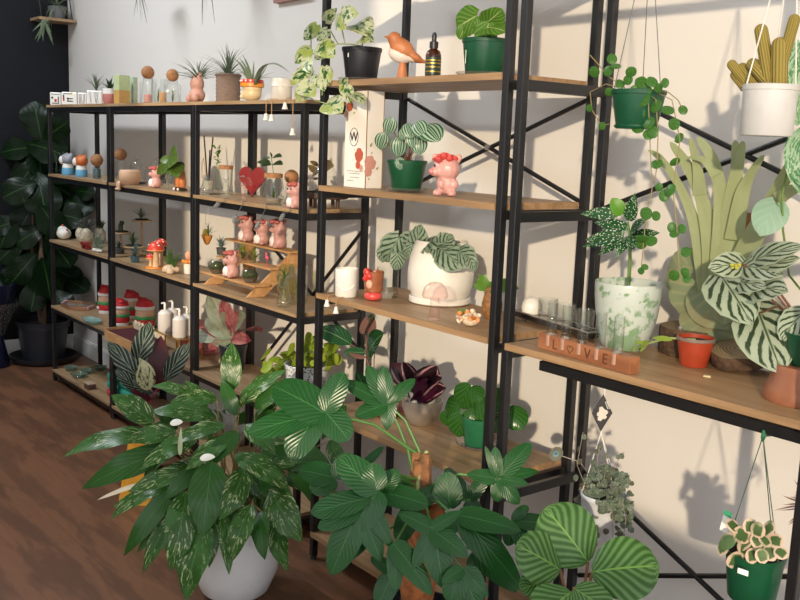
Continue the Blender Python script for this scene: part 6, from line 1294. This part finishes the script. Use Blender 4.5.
# blue glazed pot at the left edge
c = V((-.50, -.20, 0)); c = dp(-6, 350, D2-.1); c.z = 0; s = depth(c)/F; t = T('blue_planter', 'dark blue glazed planter in plastic sleeve at the left edge', 'pot', c)
BLU = mat('navy_glaze', '141c38', .25)
MB().lathe(c, [(0, 0), (14*s, 0), (15*s, 2*s), (9*s, 30*s), (12*s, 52*s), (22*s, 70*s), (25*s, 84*s), (24*s, 84*s), (20*s, 70*s), (0, 62*s)], 30).build('pot_body', BLU, t)
MB().lathe(c, [(10*s, 32*s), (16*s, 48*s), (26*s, 66*s), (22*s, 60*s)], 18, wob=lambda a, z_: 1+.08*sin(5*a+z_*20)).build('plastic_sleeve', CLEARP, t)
# floating shelf up in the corner, with its plant
yb0, yb1 = onx(39, 18, -.68).y, min(onx(84, 21, -.68).y, .43); zb = onx(55, 19, -.68).z
t = T('hanging_shelf', 'small wooden plank shelf hung high in the dark corner', 'shelf', (-.76, (yb0+yb1)/2, zb-.008))
MB().box(-.868, -.68, yb0, yb1-.004, zb-.010, zb+.008).build('plank', BOARDL, t, smooth=False)
for y_ in (yb0+.02, yb1-.03): MB().tube([V((-.69, y_, zb+.008)), V((-.868, y_, zb+.55))], .004, 6).build('cord', BLACKP, t)
c = V((-.76, (yb0+yb1)/2+.02, zb+.0085)); s = mpp(c); t = T('hanging_spider_plant', 'pale spiky spider plant drooping from the high corner shelf', 'potted plant', c)
pot(t, c, 9*s, 7*s, 12*s, mat('grey_pot', '6d6f70', .5)); m = MB()
for i in range(44):
    a = i*2.4; L_ = R(14, 30)*s; o_ = V((cos(a), sin(a), 0)); b = c+V((0, 0, 11*s))+o_*L_*.7+V((0, 0, R(-.9, .5)*L_))
    if b.x < -.85: b.x = -.85
    b.y = min(b.y, .41)
    m.leaf(c+V((0, 0, 12*s)), b, .09, (o_.x*.4, o_.y*.4, 1), arch=.35, fold=.5, seg=8, m=1, shape=(.25, 1.))
ed = onx(45, 22, -.675)
for i in range(16):
    a = V((-.672, ed.y+R(-.02, .03), zb-.012)); b = onx(40+R(-8, 14), R(30, 46), -.655+R(0, .04)); m.leaf(a, b, .09, (1, -.5, R(0, .5)), arch=R(-.1, .25), fold=.5, seg=7, m=1, shape=(.3, 1.))
m.build('foliage', leafmat('spider_leaf', '6f8065', 'a9b59a', 'plain', n=2, rough=.6), t)
# thready hanging plants and a small sign above the narrow racks
for px, lb_, n_s in ((138, 'thready grey hanging plant above the narrow racks, left one', 7), (205, 'thready grey hanging plant above the narrow racks, right one', 6)):
    c = V((at(px, .18, 2.45).x, .18, 2.45)); t = T('hanging_moss', lb_, 'hanging plant', c, 'grey thready plants hung near the wall'); m = MB()
    MB().tube([c+V((0, 0, .55)), c+V((0, 0, .02))], .002, 6).build('hanging_cord', CORD, t); MB().ell(c, (.05, .05, .03)).build('moss_ball', mat('grey_moss', '7f8a72', .9, var=.4), t)
    for i in range(n_s+9):
        e_ = ony(px+R(-7, 12), R(9, 27) if i < n_s else R(-30, 4), .18+R(-.04, .04)); m.ribbon([c+V((R(-.03, .03), R(-.03, .03), 0)), (c+e_)/2+V((R(-.02, .02), 0, 0)), e_], [.003, .0035, .0006], V((R(-1, 1), -1, 0)), .3, 0, 1)
    m.build('foliage', leafmat('grey_thread', '7c8474', 'a3a894', 'plain', rough=.8) if 'grey_thread' not in bpy.data.materials else bpy.data.materials['grey_thread'], t)
c = ony(285, -14, .41); t = T('wall_sign', 'small wooden sign high on the cream wall, only its lower edge showing', 'sign', V((c.x+.05, .42, c.z)))
a, b = ony(275, 3.5, .415), ony(303, 0, .415); MB().box(a.x, a.x+.30, .405, .4325, a.z, a.z+.16).build('board', wood('pink_washed_wood', 'a3766b', '8a5f55', (3, 20, 20)), t, smooth=False)
# tree philodendron climbing a bark pole
pole = V((4.064, -.30, 0)); D3 = depth(pole+V((0, 0, .5)))
t = T('tree_philodendron', 'large lobed philodendron climbing a bark pole in front of the oak rack', 'potted plant', pole); s = D3/F
pot(t, pole, .15, .11, .24, BLACKP)
PB = mat('pole_bark', '9a6a45', .9, var=.55, vs=35, bump=.8)
m = MB()
for i in range(5):
    a = i*1.257; m.tube([pole+V((cos(a)*.022, sin(a)*.022, .2)), pole+V((cos(a)*.024, sin(a)*.020, .48)), pole+V((cos(a)*.016, sin(a)*.016, .735-.02*(i % 3)))], [.024, .02, .014], 8)
m.build('bark_pole', PB, t)
m = MB()
for x, y, r in ((424, 548, 17), (418, 585, 20), (436, 520, 12)): m.ell(dp(x, y, D3-.03), (r*s*.9, r*s*.9, r*s*1.4), n=12, m=8)
m.build('bark_chunk', mat('orange_bark', 'b06a3a', .9, var=.5, vs=40, bump=.9), t)
PHI = leafmat('philodendron_leaf', '194a1b', '2c6030', 'plain', n=8, k=.45, amt=.3, bmp=.18, rough=.27, rib='3a7038', ribw=.035, trans=.06, c3='1d5220')
m = MB(); pet = []
def lobed(hub, lobes, d, dt=.03, shp=(.28, .42), j=.12, sw=1.1):
    pet.append((hub, d)); hx_ = dp(*hub, D3-d); n_ = ncam(hx_, .45, j)
    for k_, lo in enumerate(lobes):
        tip, wpx = lo[0], lo[1]; bs = lo[2] if len(lo) > 2 else hub
        L_ = math.hypot(tip[0]-bs[0], tip[1]-bs[1]); f_ = lambda q_: D3-d-dt*(1 if q_[1] > hub[1] else -.6)*min(1, math.hypot(q_[0]-hub[0], q_[1]-hub[1])/60)
        m.leaf(dp(*bs, f_(bs))+n_*.0008*k_, dp(*tip, f_(tip)), sw*wpx/L_, n_, shape=lo[3] if len(lo) > 3 else shp, arch=.08, fold=.12, curl=.1, seg=12, ripple=.04, rk=9)
PT_ = (.27, .62)
lobed((325, 412), [((248, 433), 25, (322, 413), (.5, .5)), ((274, 386), 36, (326, 414), (.25, .36)), ((290, 458), 30, (318, 412), (.25, .36)), ((344, 373), 24), ((349, 440), 28)], .10)
lobed((388, 404), [((339, 380), 17, (386, 404), PT_), ((367, 366), 17), ((383, 366), 15), ((355, 416), 17), ((387, 430), 15, (389, 402), PT_), ((415, 379), 13), ((402, 383), 10)], .02, shp=(.45, .55))
lobed((377, 491), [((331, 575), 30, (352, 526), PT_), ((352, 530), 34, (378, 490)), ((311, 513), 24, (372, 497), (.5, .5)), ((318, 528), 18, (362, 510), (.5, .5)), ((381, 561), 22, (362, 512), PT_), ((392, 548), 16, (368, 502), PT_), ((339, 458), 30), ((371, 463), 24)], .26)
lobed((381, 492), [((428, 505), 24), ((398, 470), 18)], .2)
lobed((432, 528), [((398, 513), 17, (433, 529), PT_), ((462, 511), 13, (431, 529), PT_), ((443, 588), 30, (434, 530), PT_), ((413, 568), 18, (434, 532), PT_), ((468, 557), 22, (432, 530), PT_)], .30)
lobed((455, 517), [((521, 531), 24, (458, 515), PT_), ((522, 590), 30, (462, 518), PT_), ((438, 540), 20)], .22, dt=.05)
lobed((478, 552), [((517, 592), 24, (476, 550), PT_), ((470, 585), 16)], .12)
lobed((498, 479), [((531, 443), 18), ((495, 447), 12), ((485, 446), 8, (497, 478), PT_), ((467, 474), 15, (497, 479), PT_), ((538, 471), 13, (497, 479), PT_), ((528, 484), 12, (498, 479), PT_), ((497, 502), 13), ((519, 504), 15)], .06, shp=(.5, .55))
lobed((450, 508), [((446, 472), 26), ((434, 488), 14), ((459, 484), 13)], .1)
lobed((512, 521), [((553, 524), 17), ((528, 506), 11), ((527, 551), 17), ((508, 546), 14)], .05, shp=(.5, .5))
lobed((462, 568), [((476, 606), 32), ((450, 603), 26), ((488, 597), 18, (463, 569), PT_), ((442, 582), 14, (463, 569), PT_)], .34)
lobed((394, 545), [((432, 595), 24, (393, 543), PT_), ((396, 590), 16)], .3)
lobed((394, 572), [((378, 606), 22), ((371, 557), 13)], .2)
lobed((372, 535), [((328, 546), 18), ((345, 562), 12)], .12); lobed((335, 478), [((300, 470), 24), ((312, 492), 22), ((350, 453), 18)], .14)
lobed((470, 500), [((445, 468), 14), ((490, 470), 14), ((478, 530), 18)], -.02); lobed((415, 505), [((385, 478), 20), ((440, 488), 18), ((398, 542), 22)], .08)
lobed((360, 470), [((383, 447), 9)], -.02)
m.build('foliage', PHI, t); st = MB()
for (hx_, hy_), d in pet:
    e_ = dp(hx_, hy_, D3-d); zz = min(.72, max(.3, e_.z-.05)); b0 = pole+V((0, 0, zz)); st.tube([b0, (b0+e_)/2+V((0, 0, .03)), e_], [.005, .004, .003], 7)
st.tube([dp(412, 470, D3-.03), dp(408, 450, D3-.04), dp(398, 425, D3-.03), dp(388, 404, D3-.02)], .004, 7)
st.build('stem', mat('philodendron_petiole', '4a7a35', .45), t)
MB().tube([pole+V((.02, -.03, .55)), dp(418, 480, D3-.05), dp(424, 455, D3-.05), dp(427, 452, D3-.04)], .006, 8).build('aerial_root', STEMP, t)
# orbifolia
oc = V((4.62, -.26, 0)); D4 = depth(oc+V((0, 0, .5))); s = D4/F
t = T('orbifolia_calathea', 'round leaved calathea with silver stripes under the desk', 'potted plant', oc)
pot(t, oc, .12, .09, .20, mat('grey_floor_pot', '8a8783', .5))
ORB = leafmat('orbifolia_leaf', '335c22', '658a52', 'stripes', n=6.5, k=.5, amt=.42, sharp=.6, rough=.38, rib='6f9a48', ribw=.04, trans=.25, sc=(1.5, 1))
m = MB()
for a, b, w, d0, d1 in (((588, 562), (545, 508), .95, .0, -.02), ((560, 570), (516, 545), .95, .02, .05), ((592, 572), (659, 566), .98, .05, .08), ((571, 592), (536, 622), 1.05, .1, .14), ((574, 588), (612, 614), .8, .1, .14), ((548, 580), (520, 590), .8, -.02, .02)):
    ld(m, a, b, D4-d0, D4-d1, w, .3, .1, shape=(.5, .5), curl=.2, arch=.14, fold=.12, ripple=.06, rk=8, seg=14, m=3)
m.build('foliage', ORB, t); st = MB()
for x, y, d in ((588, 562, 0), (560, 570, .02), (592, 572, .05), (571, 592, .1), (574, 588, .1)): st.tube([oc+V((R(-.02, .02), R(-.02, .02), .18)), oc+V((R(-.03, .03), R(-.03, .03), .33)), dp(x, y, D4-d)], .004, 7)
st.build('stem', mat('orbifolia_stem', '7d5a3a', .5), t)
# ------------------------------------------------------------------ light
sd = V((-.88, 1., -.263)).normalized()
L = bpy.data.lights.new('sun', 'SUN'); L.energy = 3.7; L.color = (1., .815, .57); L.angle = radians(1.2)
so = bpy.data.objects.new('sun', L); COL.objects.link(so); so.location = (8, -6, 4)
so.rotation_euler = sd.to_track_quat('-Z', 'Y').to_euler()
al = bpy.data.lights.new('added_fill_light', 'AREA'); al.shape = 'RECTANGLE'; al.size = 1.2; al.size_y = .6; al.energy = 105; al.color = (.86, .93, 1.)  # added fill lamp out of view, lifts the dim left side
ao = bpy.data.objects.new('added_fill_light', al); COL.objects.link(ao); ao.location = (1.1, -1.6, 3.66)
t = T('fill_light_housing', 'added unseen white panel for the fill light over the narrow racks', 'added fill light', (1.1, -1.6, 3.699)); MB().box(.47, 1.73, -1.93, -1.27, 3.668, 3.699).build('housing', WHITE_TRIM, t, smooth=False)
W = bpy.data.worlds.new('world'); SC.world = W; W.use_nodes = True; nt = W.node_tree; nt.nodes.clear()
bg = nt.nodes.new('ShaderNodeBackground'); out = nt.nodes.new('ShaderNodeOutputWorld')
bg.inputs[0].default_value = (.96, .97, 1., 1); bg.inputs[1].default_value = 2.3
nt.links.new(bg.outputs[0], out.inputs[0])
SC.view_settings.view_transform = 'Standard'; SC.view_settings.look = 'None'; SC.view_settings.gamma = 1.; SC.view_settings.use_curve_mapping = False
SC.view_settings.exposure = -.17
SC.cycles.use_denoising = True
SC.cycles.max_bounces = 10; SC.cycles.transparent_max_bounces = 40
